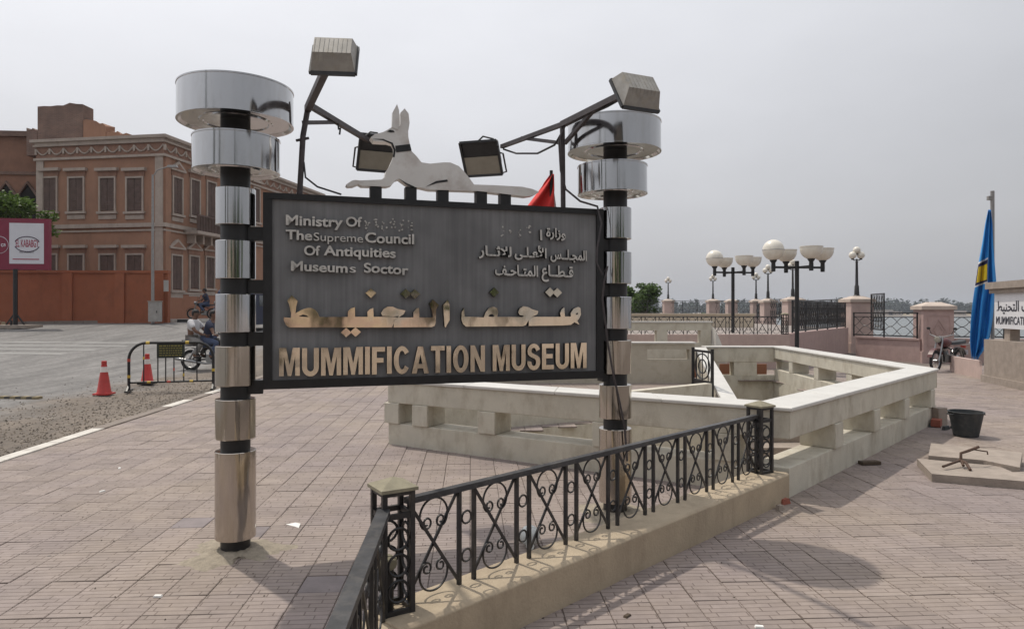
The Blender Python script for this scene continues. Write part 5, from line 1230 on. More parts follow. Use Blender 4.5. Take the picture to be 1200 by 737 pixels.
def skin_mesh(verts, edges, radii, root=0, sub=2):
    me = bpy.data.meshes.new('s'); me.from_pydata(verts, edges, []); o = bpy.data.objects.new('s', me); COL.objects.link(o)
    md = o.modifiers.new('k', 'SKIN'); md.use_smooth_shade = True
    for i, r in enumerate(radii): me.skin_vertices[0].data[i].radius = (r, r) if not isinstance(r, tuple) else r; me.skin_vertices[0].data[i].use_root = (i == root)
    s = o.modifiers.new('q', 'SUBSURF'); s.levels = sub; s.render_levels = sub
    dg = bpy.context.evaluated_depsgraph_get(); out = bpy.data.meshes.new_from_object(o.evaluated_get(dg)); bpy.data.objects.remove(o); bpy.data.meshes.remove(me); return out
def rider(loc, label, hip, lean, shirt, trousers, grip, foot_x=.12):
    """seated figure astride a motorcycle, local x forward"""
    t = thing('person', loc, label, 'person')
    hx, hz_ = hip; nx = hx + lean
    J = {}; Vt = []; Rd = []; E = []
    def v(n, p, r): J[n] = len(Vt); Vt.append(p); Rd.append(r); return J[n]
    v('hip', (hx, 0, hz_), .15); v('waist', (hx + lean * .4, 0, hz_ + .18), .135); v('chest', (hx + lean * .8, 0, hz_ + .38), .16); v('neckb', (nx, 0, hz_ + .54), .075); v('neck', (nx + .03, 0, hz_ + .60), .058); v('head', (nx + .055, 0, hz_ + .69), .098); v('crown', (nx + .05, 0, hz_ + .79), .085)
    E += [(0, 1), (1, 2), (2, 3), (3, 4), (4, 5), (5, 6)]
    limbs = []
    for s in (-1, 1):
        a = v(f'sh{s}', (nx - .01, s * .19, hz_ + .48), .07); b = v(f'el{s}', (nx + (.16 if grip else .10), s * .27, hz_ + .24), .048); c = v(f'wr{s}', (grip[0], s * grip[1], grip[2]), .034); d = v(f'ha{s}', (grip[0] + .07, s * grip[1] * .97, grip[2] - .01), .032)
        E += [(2, a), (a, b), (b, c), (c, d)]
        h = v(f'th{s}', (hx + .05, s * .11, hz_ - .03), .10); k = v(f'kn{s}', (hx + .40, s * .20, hz_ - .08), .068); n = v(f'an{s}', (hx + foot_x + .12, s * .19, hz_ - .46), .045); f = v(f'ft{s}', (hx + foot_x + .30, s * .20, hz_ - .50), .04)
        E += [(0, h), (h, k), (k, n), (n, f)]
    link('body', skin_mesh(Vt, E, Rd), t).data.materials.append(T['skin'])
    def cloth(names, ed, grow, m, nm):
        ix = {n: i for i, n in enumerate(names)}
        me = skin_mesh([Vt[J[n]] for n in names], [(ix[a], ix[b]) for a, b in ed], [Rd[J[n]] + grow for n in names]); me.materials.append(m); link(nm, me, t)
    # sleeves end above the elbow, trousers at the ankle
    for s in (-1, 1):
        J[f'slv{s}'] = len(Vt); Vt.append(tuple(Vector(Vt[J[f'sh{s}']]).lerp(Vector(Vt[J[f'el{s}']]), .75))); Rd.append(.062)
        J[f'cuf{s}'] = len(Vt); Vt.append(tuple(Vector(Vt[J[f'kn{s}']]).lerp(Vector(Vt[J[f'an{s}']]), .93))); Rd.append(.055)
    cloth(['hip', 'waist', 'chest', 'neckb', 'sh-1', 'slv-1', 'sh1', 'slv1'], [('hip', 'waist'), ('waist', 'chest'), ('chest', 'neckb'), ('chest', 'sh-1'), ('sh-1', 'slv-1'), ('chest', 'sh1'), ('sh1', 'slv1')], .020, shirt, 'shirt')
    cloth(['hip', 'th-1', 'kn-1', 'cuf-1', 'th1', 'kn1', 'cuf1'], [('hip', 'th-1'), ('th-1', 'kn-1'), ('kn-1', 'cuf-1'), ('hip', 'th1'), ('th1', 'kn1'), ('kn1', 'cuf1')], .018, trousers, 'trousers')
    hc = Vector(Vt[J['head']])
    mb = MB(); mb.ball(hc + V(-.022, 0, .055), .105, 14, 8, 0, (1.02, .92, .95), -.05, 1.0); mb.ball(hc + V(-.05, 0, .02), .085, 12, 8, 0, (.9, 1.0, 1.0)); mb.build('hair', T['hair'], t, smooth=True) if False else None
    o = link('hair', mb.mesh('hair', T['hair'], smooth=True), t)
    mb = MB(); mb.ball(hc + V(.105, 0, .01), .02, 8, 6, 0, (1, .7, 1.3)); link('nose', mb.mesh('nose', T['skin'], smooth=True), t)
    for s in (-1, 1):
        mb = MB(); mb.ball(hc + V(.092, s * .034, .035), .012, 8, 6); link('eye', mb.mesh('eye', T['hair'], smooth=True), t)
        mb = MB(); mb.ball(hc + V(.0, s * .098, .01), .026, 8, 6, 0, (.7, .35, 1.1)); link('ear', mb.mesh('ear', T['skin'], smooth=True), t)
        # hand with fingers closed on the grip
        hp = Vector(Vt[J[f'ha{s}']]); fg = MB()
        for q, l in zip(range(4), (.9, 1, .95, .8)):
            y = hp.y + s * (-.03 + .02 * q)
            fg.tube([(hp.x, y, hp.z + .015), (hp.x + .045 * l, y, hp.z + .012), (hp.x + .05 * l, y, hp.z - .022), (hp.x + .02 * l, y, hp.z - .035)], .0095, 6)
        fg.tube([(hp.x - .01, hp.y - s * .035, hp.z), (hp.x + .02, hp.y - s * .05, hp.z - .015), (hp.x + .03, hp.y - s * .045, hp.z - .035)], .010, 6)
        link('fingers', fg.mesh('fingers', T['skin'], smooth=True), t)
        fo = Vector(Vt[J[f'ft{s}']]); mb = MB(); mb.ball(fo + V(-.05, 0, -.005), .055, 10, 6, 0, (2.2, .85, .8)); link('shoe', mb.mesh('shoe', T['hair'], smooth=True), t)
    return t
MG = 'motorcycles by the street'
mp = P(247, 434, 19.3); mz = hz(mp.x, mp.y)
m1 = place(motorcycle('chromed black motorcycle carrying two riders behind the barrier', T['vinyl']), (mp.x + .02, mp.y, mz - .02), R(-4))
place(rider((0, 0, 0), 'person in dark navy shirt driving the motorcycle behind the barrier', (-.12, .88), .14, T['navy'], T['jeans'], (.24, .34, 1.03), .05), m1.location, R(-4))
place(rider((0, 0, 0), 'person in white shirt riding pillion on the motorcycle', (-.56, .90), .06, T['shirt_white'], T['khaki'], (-.16, .16, 1.02), .02), m1.location, R(-4))
for px, rz, lab, pt in ((223, 18, 'small dark motorcycle with a rider in front of the orange dado', T['vinyl']), (247, 35, 'small parked motorcycle next to the far motorcyclist, beside the left pole', T['dred'])):
    p = P(px, 369, 36.5); z = .0
    place(motorcycle(lab, pt), (p.x, 38.3, hz(p.x, 38.3) + .11), R(180 + rz))
    if px == 223: place(rider((0, 0, 0), 'small distant person in dark shirt sitting on a parked motorcycle', (-.12, .88), .12, T['navy'], T['jeans'], (.24, .34, 1.03), .05), (p.x, 38.3, hz(p.x, 38.3) + .11), R(180 + rz))
mp = P(1112, 437, 19.0)
place(motorcycle('dark red motorcycle parked against the pink railing by the blue flag', T['dred']), (mp.x + .16, 19.3, 0), R(212))
def bicycle():
    t = thing('bicycle', (0, 0, 0), 'old grey bicycle leaning against the pink terrace wall', 'bicycle')
    wheel(t, (-.5, 0, .33), .33, .04, 16); wheel(t, (.52, 0, .33), .33, .04, 16)
    fr = MB()
    for a, b in (((-.5, 0, .33), (-.08, 0, .30)), ((-.08, 0, .30), (-.2, 0, .80)), ((-.5, 0, .33), (-.18, 0, .72)), ((-.18, 0, .74), (.34, 0, .78)), ((-.08, 0, .30), (.36, 0, .70)), ((.52, 0, .33), (.33, 0, .90))): fr.tube([a, b], .018, 6)
    fr.build('frame', T['box_grey'], t)
    MB().tube([(.22, -.28, .98), (.32, -.2, 1.0), (.33, 0, .96), (.32, .2, 1.0), (.22, .28, .98)], .014, 6).build('handlebar', T['chrome'], t)
    MB().ball((-.22, 0, .86), .12, 10, 6, 0, (1.2, .75, .35)).build('saddle', T['vinyl'], t); MB().box((-.5, 0, .72), (.42, .15, .02)).build('rack', T['black'], t)
    MB().torus((-.08, 0, .30), .09, .012, (0, 1, 0), 16, 6).build('chainring', T['black'], t)
    for s in (-1, 1): MB().bar((-.08, s * .09, .30), (-.08 + s * .15, s * .09, .22), .02, .02).build('crank', T['black'], t)
    for cx in (-.5, .52): MB().tube([(cx + .36 * math.cos(R(a)), 0, .33 + .36 * math.sin(R(a))) for a in range(20, 170, 15)], .022, 6).build('mudguard', T['vinyl'], t)
    MB().box((-.36, 0, .80), (.30, .22, .12)).build('bag', T['vinyl'], t)
    return t
bp = G(977, 414); place(bicycle(), (bp.x, bp.y - .1, 0), R(50))
def van():
    c = P(278, 380, 31); z = hz(c.x, c.y)
    t = thing('van', (c.x, c.y, z), 'parked van with rounded blue roof, mostly hidden behind the left steel pole', 'van')
    w = 1.62
    vs = []; prof = [(-1.9, .35), (1.9, .35), (1.95, .95), (1.55, 1.1), (1.2, 1.85), (.9, 2.0), (-1.7, 2.0), (-1.9, 1.7)]
    MB().plate([(a, b) for a, b in prof], lambda u, zz, d: Vector((c.x + d, c.y + 1.0 - u * .98, z + zz)), -w / 2, w / 2).build('body', T['navy'], t)
    MB().ball((c.x, c.y + 1.3, z + 1.98), 1.0, 20, 6, 0, (1.02, 1.75, .36), 0, 1).build('roof', T['blue_paint'], t, smooth=True)
    MB().box((c.x, c.y - .32, z + 1.46), (1.5, .03, .5), 0, 0, 1, Matrix.Rotation(R(-25), 3, 'X')).build('windscreen', T['glass'], t)
    for s in (-1, 1):
        MB().box((c.x + s * .6, c.y - .93, z + .78), (.28, .05, .16)).build('headlight', T['lamp_glass'], t)
        for yy in (-.2, 2.3):
            q = MB().torus((c.x + s * .74, c.y + yy, z + .32), .23, .09, (1, 0, 0), 20, 8).build('wheel', T['rubber'], t, smooth=True); MB().lathe([(.16, -.05), (.16, .05)], (c.x + s * .76, c.y + yy, z + .32), 14, 0, (1, 0, 0)).build('hub_cap', T['chrome'], q)
        MB().box((c.x + s * .815, c.y + 1.4, z + 1.45), (.01, 1.8, .5)).build('side_window', T['glass'], t)
    MB().box((c.x, c.y - .95, z + .5), (1.6, .1, .18)).build('bumper', T['black'], t)
van()

# ------------------------------------------------------------------ riverfront on the right
def railing(name, a, b, z0, z1, label, style, parent=None, group=None, seg=.16):
    a, b = Vector(a), Vector(b); a.z = b.z = 0; d = (b - a); L = d.length; d.normalize()
    t = thing(name, V((a.x + b.x) / 2, (a.y + b.y) / 2, z0), label, 'railing', group) if parent is None else parent
    f = lambda u, z: a + d * u + V(0, 0, z)
    h = z1 - z0
    for z in (z0 + .06, z1): MB().bar(f(0, z), f(L, z), .05, .04).build('rail', T['iron'], t)
    if style == 'lozenge': MB().bar(f(0, z1 - .14), f(L, z1 - .14), .03, .025).build('rail', T['iron'], t)
    n = max(1, round(L / 1.6))
    for k in range(n + 1): MB().bar(f(L * k / n, z0), f(L * k / n, z1 + .02), .04, .04).build('upright', T['iron'], t)
    zt = z1 - .14 if style == 'lozenge' else z1
    per = .42 if style == 'lozenge' else .30
    m = max(2, int(L / per)); w = L / m
    if style == 'lozenge':
        for k in range(m):
            mb = MB()
            for s in (0, 1):
                for zz in (0, .5):
                    pts = [f(k * w + w * q / 6, z0 + .06 + (zt - z0 - .06) * (zz + .25 + .25 * math.cos(math.pi * (q / 6 + s)))) for q in range(7)]
                    mb.tube(pts, .011, 4)
            mb.build('lozenge_panel', T['iron'], t)
    else:
        for k in range(m):
            mb = MB(); mb.bar(f(k * w, z0 + .06), f(k * w, z1), .018, .018); mb.bar(f(k * w + w * .5, z0 + .06), f(k * w + w * .5, z1), .014, .014)
            mb.torus(f(k * w + w / 2, z0 + h * .72), w * .36, .012, d.cross(V(0, 0, 1)), 12, 4); mb.torus(f(k * w + w / 2, z0 + h * .32), w * .36, .012, d.cross(V(0, 0, 1)), 12, 4)
            mb.tube([f(k * w + w * (.5 + .42 * math.sin(2 * math.pi * q / 10)), z0 + .06 + (h - .08) * q / 10) for q in range(11)], .010, 4)
            mb.build('ornament_panel', T['iron'], t)
    return t
def pillar(c, w, z0, z1, label, m, diamond=None, rz=0.0, group='pink pillars of the riverfront'):
    t = thing('pillar', (c[0], c[1], z0), label, 'pillar', group)
    MB().box((c[0], c[1], (z0 + z1 - .25) / 2), (w, w, z1 - .25 - z0), rz).build('shaft', m, t)
    MB().box((c[0], c[1], z0 + .2), (w + .1, w + .1, .4), rz).build('base', m, t)
    MB().box((c[0], c[1], z1 - .19), (w + .14, w + .14, .12), rz).build('cornice', T['pillar_cap'], t)
    MB().box((c[0], c[1], z1 - .065), (w + .1, w + .1, .13), rz, 0, .35).build('cap', T['pillar_cap'], t)
    if diamond:
        M_ = Matrix.Rotation(rz, 3, 'Z'); y = -w / 2 - .012
        zc, hh, ww = diamond
        fr = lambda u, z, d: Vector((c[0], c[1], 0)) + M_ @ V(u, -w / 2 - d, 0) + V(0, 0, z)
        for s in (1.0, .6):
            mb = MB(); pts = [(-ww * s, zc), (0, zc - hh * s), (ww * s, zc), (0, zc + hh * s)]
            for k in range(4):
                p, q = pts[k], pts[(k + 1) % 4]; mb.bar(fr(*p, .005), fr(*q, .005), .03, .03)
            mb.build('diamond_moulding', T['pink'], t)
        mb = MB()
        for k in range(4):
            pts = [(-w * .36, zc - hh * 1.35), (w * .36, zc - hh * 1.35), (w * .36, zc + hh * 1.35), (-w * .36, zc + hh * 1.35)]
            mb.bar(fr(*pts[k], .004), fr(*pts[(k + 1) % 4], .004), .025, .025)
        mb.build('panel_moulding', T['pink'], t)
    return t
def globe_lamp(loc, h, label):
    t = thing('globe_lamp', loc, label, 'street lamp', 'globe lamps on the riverfront pillars')
    x, y, z = loc; k = h / 2.0
    MB().lathe([(.15, z), (.15, z + .06), (.10, z + .10), (.085, z + .45 * k), (.06, z + .5 * k), (.045, z + 1.40 * k), (.06, z + 1.43 * k), (.03, z + 1.47 * k), (.03, z + 1.55 * k)], (x, y, 0), 12).build('post', T['iron'], t, smooth=True)
    MB().tube([(x - .17, y, z + 1.58 * k), (x - .12, y, z + 1.50 * k), (x + .12, y, z + 1.50 * k), (x + .17, y, z + 1.58 * k)], .022, 6).build('arm', T['iron'], t)
    for dx, dz in ((-.17, 1.70), (.17, 1.70), (.0, 1.90)):
        g = MB().ball((x + dx, y, z + dz * k), .15, 14, 9).build('globe', T['globe'], t, smooth=True)
        MB().lathe([(.05, 0), (.06, .06)], (x + dx, y, z + dz * k - .19), 10).build('holder', T['iron'], g)
    return t
def bowl_lamp(c, h, label, rz=0.0, sc=1.0):
    t = thing('bowl_lamp', (c[0], c[1], 0), label, 'street lamp', 'four-armed bowl lamps on the plaza')
    x, y = c
    MB().tube([(x, y, -.02), (x, y, h + .18)], .058 * sc, 12).build('post', T['black'], t, smooth=True)
    M_ = Matrix.Rotation(rz, 3, 'Z')
    pos = [V(-.60, -.35, 0), V(-.29, .45, 0), V(.36, -.45, 0), V(.66, .35, 0)]
    pos = [M_ @ (p * sc) + V(x, y, h) for p in pos]
    MB().bar(pos[0], pos[3], .05, .06).build('arm', T['black'], t); MB().bar(pos[1] + V(0, 0, .003), pos[2] + V(0, 0, .003), .048, .055).build('arm', T['black'], t)
    for i, p in enumerate(pos):
        MB().lathe([(.055, -.12), (.06, 0), (.055, .12), (.09, .17), (.10, .20)], p, 12).build('lamp_holder', T['black'], t, smooth=True)
        r = .29 * sc
        full = (i == 0)
        prof = [(max(r * math.cos(a), .02), r * math.sin(a)) for a in [R(-70 + (160 if full else 76) * k / 12) for k in range(13)]]
        if not full: prof += [(prof[-1][0] + .012, prof[-1][1] + .005), (prof[-1][0] + .012, prof[-1][1] + .03), (prof[-1][0] - .012, prof[-1][1] + .03), (prof[-1][0] * .75, prof[-1][1] - .03), (.03, -r * .55)]
        g = MB().lathe(prof, p + V(0, 0, .20 + r * .95), 24).build('globe' if full else 'bowl', T['globe'], t, smooth=True)
        if not full: MB().tube([p + V(0, 0, .25 + r * .4), p + V(.0, 0, .22 + r * 1.15)], .012, 5).build('bulb_stem', T['steelgrey'], g)
        else: MB().torus(p + V(0, 0, .20 + r * .95), r + .002, .008, (0, 0, 1), 24, 5).build('seam', T['steelgrey'], g)
    return t
bowl_lamp((7.93, 19.0), 2.90, 'tall black lamp with one white globe and three bowls, the nearer of two', R(-23))
bowl_lamp((7.67, 23.7), 3.02, 'tall black lamp with bowls, the farther one left of its twin', R(-18))

def terrace():
    TZ = 1.0
    a, b, c = V(1.5, 20.0, 0), V(8.15, 20.0, 0), V(13.6, 27.6, 0)
    t = thing('terrace_wall', (8, 20, 0), 'pink rendered terrace wall behind the plaza lamps', 'wall')
    MB().prism([(1.5, 20.0), (8.15, 20.0), (8.15, 20.35), (1.5, 20.35)], -.03, TZ).build('wall', T['pink_pale'], t)
    MB().prism([(8.152, 20.0), (13.6, 27.6), (13.3, 27.8), (8.152, 20.5)], -.03, TZ + .02).build('wall', T['pink'], t)
    MB().prism([(1.5, 20.352), (8.1, 20.352), (13.2, 27.9), (14.4, 32), (15, 70), (1.5, 70)], .3, .93).build('terrace_floor', T['ground'], t)
    fence_run('terrace_fence', V(3.0, 20.15, 0), V(8.05, 20.15, 0), TZ, .52, 12, 'light-looking iron fence with crossed bars on the pink terrace wall', 'fence')
    railing('ornate_railing', (8.5, 20.7, 0), (13.45, 27.55, 0), TZ + .02, TZ + 1.0, 'dense black ornamental railing above the bicycle', 'ornate')
    w = thing('cream_wall', (5, 31, 0), 'cream low wall behind the crossed-bar terrace fence', 'wall')
    MB().box((6.2, 31, 1.15), (9.5, .35, .75)).build('wall', T['cream'], w); MB().box((6.2, 31, 1.545), (9.6, .45, .05)).build('coping', T['cream'], w)
    # riverfront pillars and lamps: pixel column, distance, pillar top row, lamp
    rows = [(1004, 28.2, 347, 58, 1.0), (929, 37, 348, 44, 1.0), (900, 40.5, 350, 40, .9), (886, 50, 350.5, 31, .9), (835.5, 55, 350.5, 29, 1.0), (783, 60, 350.5, 26, 1.0)]
    pos = {}
    words = ['beside the ornate railing, nearest of the lamp pillars', 'right of the nearer bowl lamp post', 'between the two bowl lamps', 'just right of the farther bowl lamp', 'left of the farther bowl lamp', 'beside the dark tree at the river']
    for (px, d, py, lh, w_), wd in zip(rows, words):
        p = P(px, py, d); wid = {1004: .90, 929: .85, 900: .80, 886: .75}.get(px, .85) * w_
        pillar((p.x, p.y), wid, .4 if d > 28.3 else -.03, p.z, 'pink pillar ' + wd, T['pink_pale'])
        globe_lamp((p.x, p.y, p.z - .05), lh * d / FPX, 'black globe lamp on the pillar ' + wd)
        pos[px] = p
    ex = P(857, 350.5, 52); pillar((ex.x, ex.y), .72, .4, ex.z, 'bare pink pillar without a lamp, behind the farther bowl lamp', T['pink_pale'])
    seq = [pos[1004], pos[929], pos[900], pos[886], ex, pos[835.5], pos[783], P(735, 352, 62)]
    lab = ['joining the first two lamp pillars', 'between the pillars right of the nearer bowl lamp', 'between the pillars right of the farther bowl lamp', 'right behind the farther bowl lamp', 'left of the bare pink pillar', 'between the two leftmost lamp pillars', 'in front of the dark tree']
    for i in range(len(seq) - 1): railing('river_railing', seq[i], seq[i + 1], seq[i].z - 1.25, seq[i].z - .1, 'black river railing ' + lab[i], 'ornate' if i < 2 else 'lozenge', group='river railings')
    # low wall with lozenge railing and the pillar with the diamond
    p0, p1, p2 = V(14.1, 27.3, 0), V(13.75, 22.6, 0), V(23, 20.0, 0)
    q0, q1 = V(12.3, 24.2, 0), V(13.55, 22.7, 0)
    lw = thing('low_pink_wall', (13, 24, 0), 'low pink wall under the lozenge railing, left of the diamond pillar', 'wall')
    A_ = P(1003, 420, 24.6); B_ = P(1078, 424, 22.4)
    def wallseg(a, b, par, z1=.72, th=.32):
        d = (b - a); d.z = 0; d.normalize(); n = V(-d.y, d.x, 0); MB().prism([tuple(p[:2]) for p in (a, b, b + n * th, a + n * th)], -.03, z1).build('wall', T['pink'], par)
        MB().prism([tuple(p[:2]) for p in (a - n * .04, b - n * .04, b + n * (th + .04), a + n * (th + .04))], z1 + .001, z1 + .06).build('coping', T['pink'], par)
    a, b = V(A_.x, A_.y, 0), V(B_.x, B_.y, 0); wallseg(a, b, lw); railing('lozenge_railing', a + V(0, .15, 0), b + V(0, .15, 0), .78, 1.62, 'black lozenge railing between lamp pillar and diamond pillar', 'lozenge')
    cc = P(1093.5, 425, 22.6); pillar((cc.x, cc.y), .90, -.03, 1.98, 'squat pink pillar with a diamond panel beside the motorcycle', T['pink'], (1.05, .36, .22), R(-12))
    a, b = V(cc.x + .5, cc.y - .1, 0), V(22.5, 20.6, 0); lw2 = thing('low_pink_wall', (18, 21, 0), 'low pink wall behind the motorcycle and blue flag', 'wall'); wallseg(a, b, lw2)
    railing('lozenge_railing', a + V(0, .15, 0), b + V(0, .15, 0), .78, 1.62, 'black lozenge railing behind the blue flag and white sign', 'lozenge')
    # gate-like ornate leaf beside the lamp pillar
    railing('ornate_railing', P(1021, 385, 27.5), P(1036, 385, 26.0), .9, 2.35, 'narrow ornate iron panel right of the nearest lamp pillar', 'ornate')
terrace()
def river_tree():
    p = P(757, 370, 66)
    tree('river_tree', (p.x, 66, .5), 4.3, 2.5, 'dark green bushy tree by the river, right of the steel pole', T['leaf'], random.Random(9), 4200, .17, .14, .2, nclump=16)
    tree('river_tree', (P(742, 370, 66).x, 68, .5), 3.9, 1.9, 'rounded dark tree partly hidden behind the right steel pole', T['leaf'], random.Random(10), 3500, .17, .14, .2, nclump=14)
    p = P(809, 372, 63); t = thing('river_bush', (p.x, 63, .6), 'light green bush seen through the river railing', 'bush')
    mb = MB(); leaf_cloud(mb, [((p.x + dx, 63, 1.0), (.7, .5, .45)) for dx in (-1.2, -.5, .3, 1.0)], 900, .13, random.Random(12)); mb.build('foliage', T['leaf_bright'], t)
    MB().tube([(p.x, 63, .5), (p.x, 63, 1.0)], .05, 6).build('stem', T['bark'], t)
river_tree()

def flag_and_sign():
    base = P(1141, 440, 17.9)
    t = thing('flag_plinth', (base.x, 17.9, 0), 'small pink block at the foot of the blue flag', 'plinth')
    a, b = G(1119, 437), G(1151, 444); MB().prism([(a.x, a.y), (b.x, b.y), (b.x + .25, b.y + .55), (a.x + .25, a.y + .6)], -.03, .44).build('block', T['pink_pale'], t); 
    top = P(1163, 224, 17.2); pz = top.z
    f = thing('flagpole', (top.x, 17.2, 0), 'grey metal flagpole leaning beside the white museum sign', 'flagpole')
    pb = V(P(1150, 420, 17.5).x, 17.5, 0.0)
    MB().tube([(top.x, 17.2, .2), (top.x, 17.2, pz)], .045, 10).build('pole', T['steelgrey'], f, smooth=True); MB().box((top.x - .06, 17.2, pz - .18), (.12, .08, .1)).build('bracket', T['steelgrey'], f); MB().box((top.x, 17.2, .2), (.25, .25, .42)).build('base', T['concrete'], f)
    # hanging flag: gathered cloth, narrow at the hoist, folds running down
    fl = thing('flag', (top.x - .3, 17.1, .8), 'sky-blue flag with a yellow emblem hanging in folds from its pole', 'flag')
    outline = [(246, 1158, 1161), (262, 1154.5, 1163), (285, 1151, 1164), (312, 1146, 1166), (335, 1142.5, 1168), (355, 1140, 1165), (375, 1138, 1163.5), (395, 1137, 1160), (408, 1137.5, 1155), (419, 1139, 1147)]
    def row(py):
        for (y0, l0, r0), (y1, l1, r1) in zip(outline, outline[1:]):
            if py <= y1:
                k = (py - y0) / (y1 - y0); return l0 + (l1 - l0) * k, r0 + (r1 - r0) * k
        return outline[-1][1:]
    def fp(s, py, off=0):
        l, r = row(py); amp = .035 + .09 * min(1, (py - 246) / 120)
        w = math.sin(s * 15 + py * .012) * amp + math.sin(s * 27 + 1.3 - py * .02) * amp * .4
        return P(l + (r - l) * s, py, 17.05 + w - off)
    n, m = 40, 40; vs = []; fs = []
    for i in range(m + 1):
        py = 246 + 173 * i / m
        for k in range(n + 1):
            jag = 2.5 * math.sin(k * 1.1) if i == m else 0
            vs.append(fp(k / n, py + jag))
    for i in range(m):
        for k in range(n): fs.append((i * (n + 1) + k, i * (n + 1) + k + 1, (i + 1) * (n + 1) + k + 1, (i + 1) * (n + 1) + k))
    o = MB().add(vs, fs).build('cloth', T['sky_flag'], fl, smooth=True, ang=180); md = o.modifiers.new('thickness', 'SOLIDIFY'); md.thickness = .006
    def patch(s0, s1, y0, y1, off, mt, nm, skew=4):
        vs = []; fs = []; n = 10
        for i in range(n + 1):
            for k in range(n + 1):
                s = s0 + (s1 - s0) * k / n; vs.append(fp(s, y0 + (y1 - y0) * i / n - skew * (s - s0), off))
        for i in range(n):
            for k in range(n): fs.append((i * (n + 1) + k, i * (n + 1) + k + 1, (i + 1) * (n + 1) + k + 1, (i + 1) * (n + 1) + k))
        MB().add(vs, fs).build(nm, mt, fl, smooth=True, ang=180)
    patch(-.01, .58, 307.5, 337, .012, T['flag_white'], 'emblem_border', 10); patch(.0, .57, 309.5, 335, .018, T['flag_dark'], 'emblem_ring', 10); patch(.05, .54, 313, 331.5, .024, T['flag_yellow'], 'emblem_field', 8)
    # white museum sign on its base, running out of the picture
    s = thing('entrance_sign', (P(1175, 455, 15.5).x, 15.5, 0), 'white museum name panel under a grey cornice on a concrete base at the right edge', 'sign')
    a, b = G(1153, 447), G(1200, 457); d = (b - a).normalized(); b = a + d * 4.4; F = Fac(tuple(a[:2]), tuple(b[:2]))
    F.box(MB(), 0, F.L, -.03, F.uz(1160, 398)[1], -.6, 0).build('base', T['concrete'], s); F.box(MB(), -.05, F.L + .05, .0, .16, -.65, .05).build('footing', T['concrete'], s)
    u0 = F.uz(1162.5, 370)[0]; z0, z1 = F.uz(1163, 384.5)[1], F.uz(1163, 344)[1]
    F.box(MB(), u0, F.L - .2, z0, z1, -.35, -.05).build('panel', T['sign_white'], s); F.box(MB(), u0 - .1, F.L - .1, z1 + .002, z1 + .10, -.42, .02).build('cornice', T['concrete'], s)
    F.box(MB(), u0 - .16, F.L - .05, z1 + .102, z1 + .26, -.48, .08).build('cornice', T['concrete'], s)
    for uu in (u0 + .35, F.L - .8): F.box(MB(), uu, uu + .25, F.uz(1160, 398)[1] + .002, z0 - .002, -.3, -.1).build('support', T['concrete'], s)
    zc = F.uz(1165, 379.5)[1]
    letters('MUMMIFICATION MUSEUM', F.p, u0 + .08, u0 + 2.45, zc, .175, -.05, -.044, [T['ink']], s, .012, flat=True)
    A = '\uFEC2\uFEF4\uFEE8\uFEA4\uFE98\uFEDF\uFE8D \uFED2\uFEA4\uFE98\uFEE3'
    letters(A, F.p, u0 + .12, u0 + 2.05, F.uz(1165, 364.5)[1], .22, -.05, -.044, [T['ink']], s, .015, flat=True)
flag_and_sign()
def red_flag():
    FD_ = 5.86
    top = P(646, 200, FD_)
    t = thing('red_flag', (top.x, FD_, BZ1 - .3), 'red flag with a white edge showing above the right end of the sign', 'flag')
    MB().tube([(top.x, FD_, BZ1 - .3), (top.x, FD_, top.z)], .014, 8).build('pole', T['black'], t)
    MB().box((top.x, FD_ - .06, BZ1 - .2), (.05, .14, .05)).build('clamp', T['black'], t)
    pts = [(646, 205), (640, 210), (634, 217), (626, 226), (616, 236), (612, 243), (622, 252), (640, 250), (650, 238)]
    n, m = 14, 14; vs = []; fs = []
    for i in range(m + 1):
        k = i / m; yl = 204 + 44 * k; l = 646 - 34 * min(1, k * 1.1); r = 648.5 + 1.5 * k
        for j in range(n + 1):
            s = j / n; vs.append(P(l + (r - l) * s, yl + 6 * (1 - s) * k, FD_ + .035 * math.sin(s * 9 + k * 4)))
    for i in range(m):
        for j in range(n): fs.append((i * (n + 1) + j, i * (n + 1) + j + 1, (i + 1) * (n + 1) + j + 1, (i + 1) * (n + 1) + j))
    o = MB().add(vs, fs).build('cloth', T['red_flag'], t, smooth=True, ang=180); o.modifiers.new('thickness', 'SOLIDIFY').thickness = .006
    vs = [P(649, 222, FD_ + .02), P(651.5, 240, FD_ + .02), P(652, 247, FD_ + .03), P(640, 247, FD_ + .03), P(645, 236, FD_ + .025)]
    o = MB().add(vs, [(0, 1, 2, 3, 4)]).build('white_band', T['flag_white'], t); o.modifiers.new('thickness', 'SOLIDIFY').thickness = .006
red_flag()

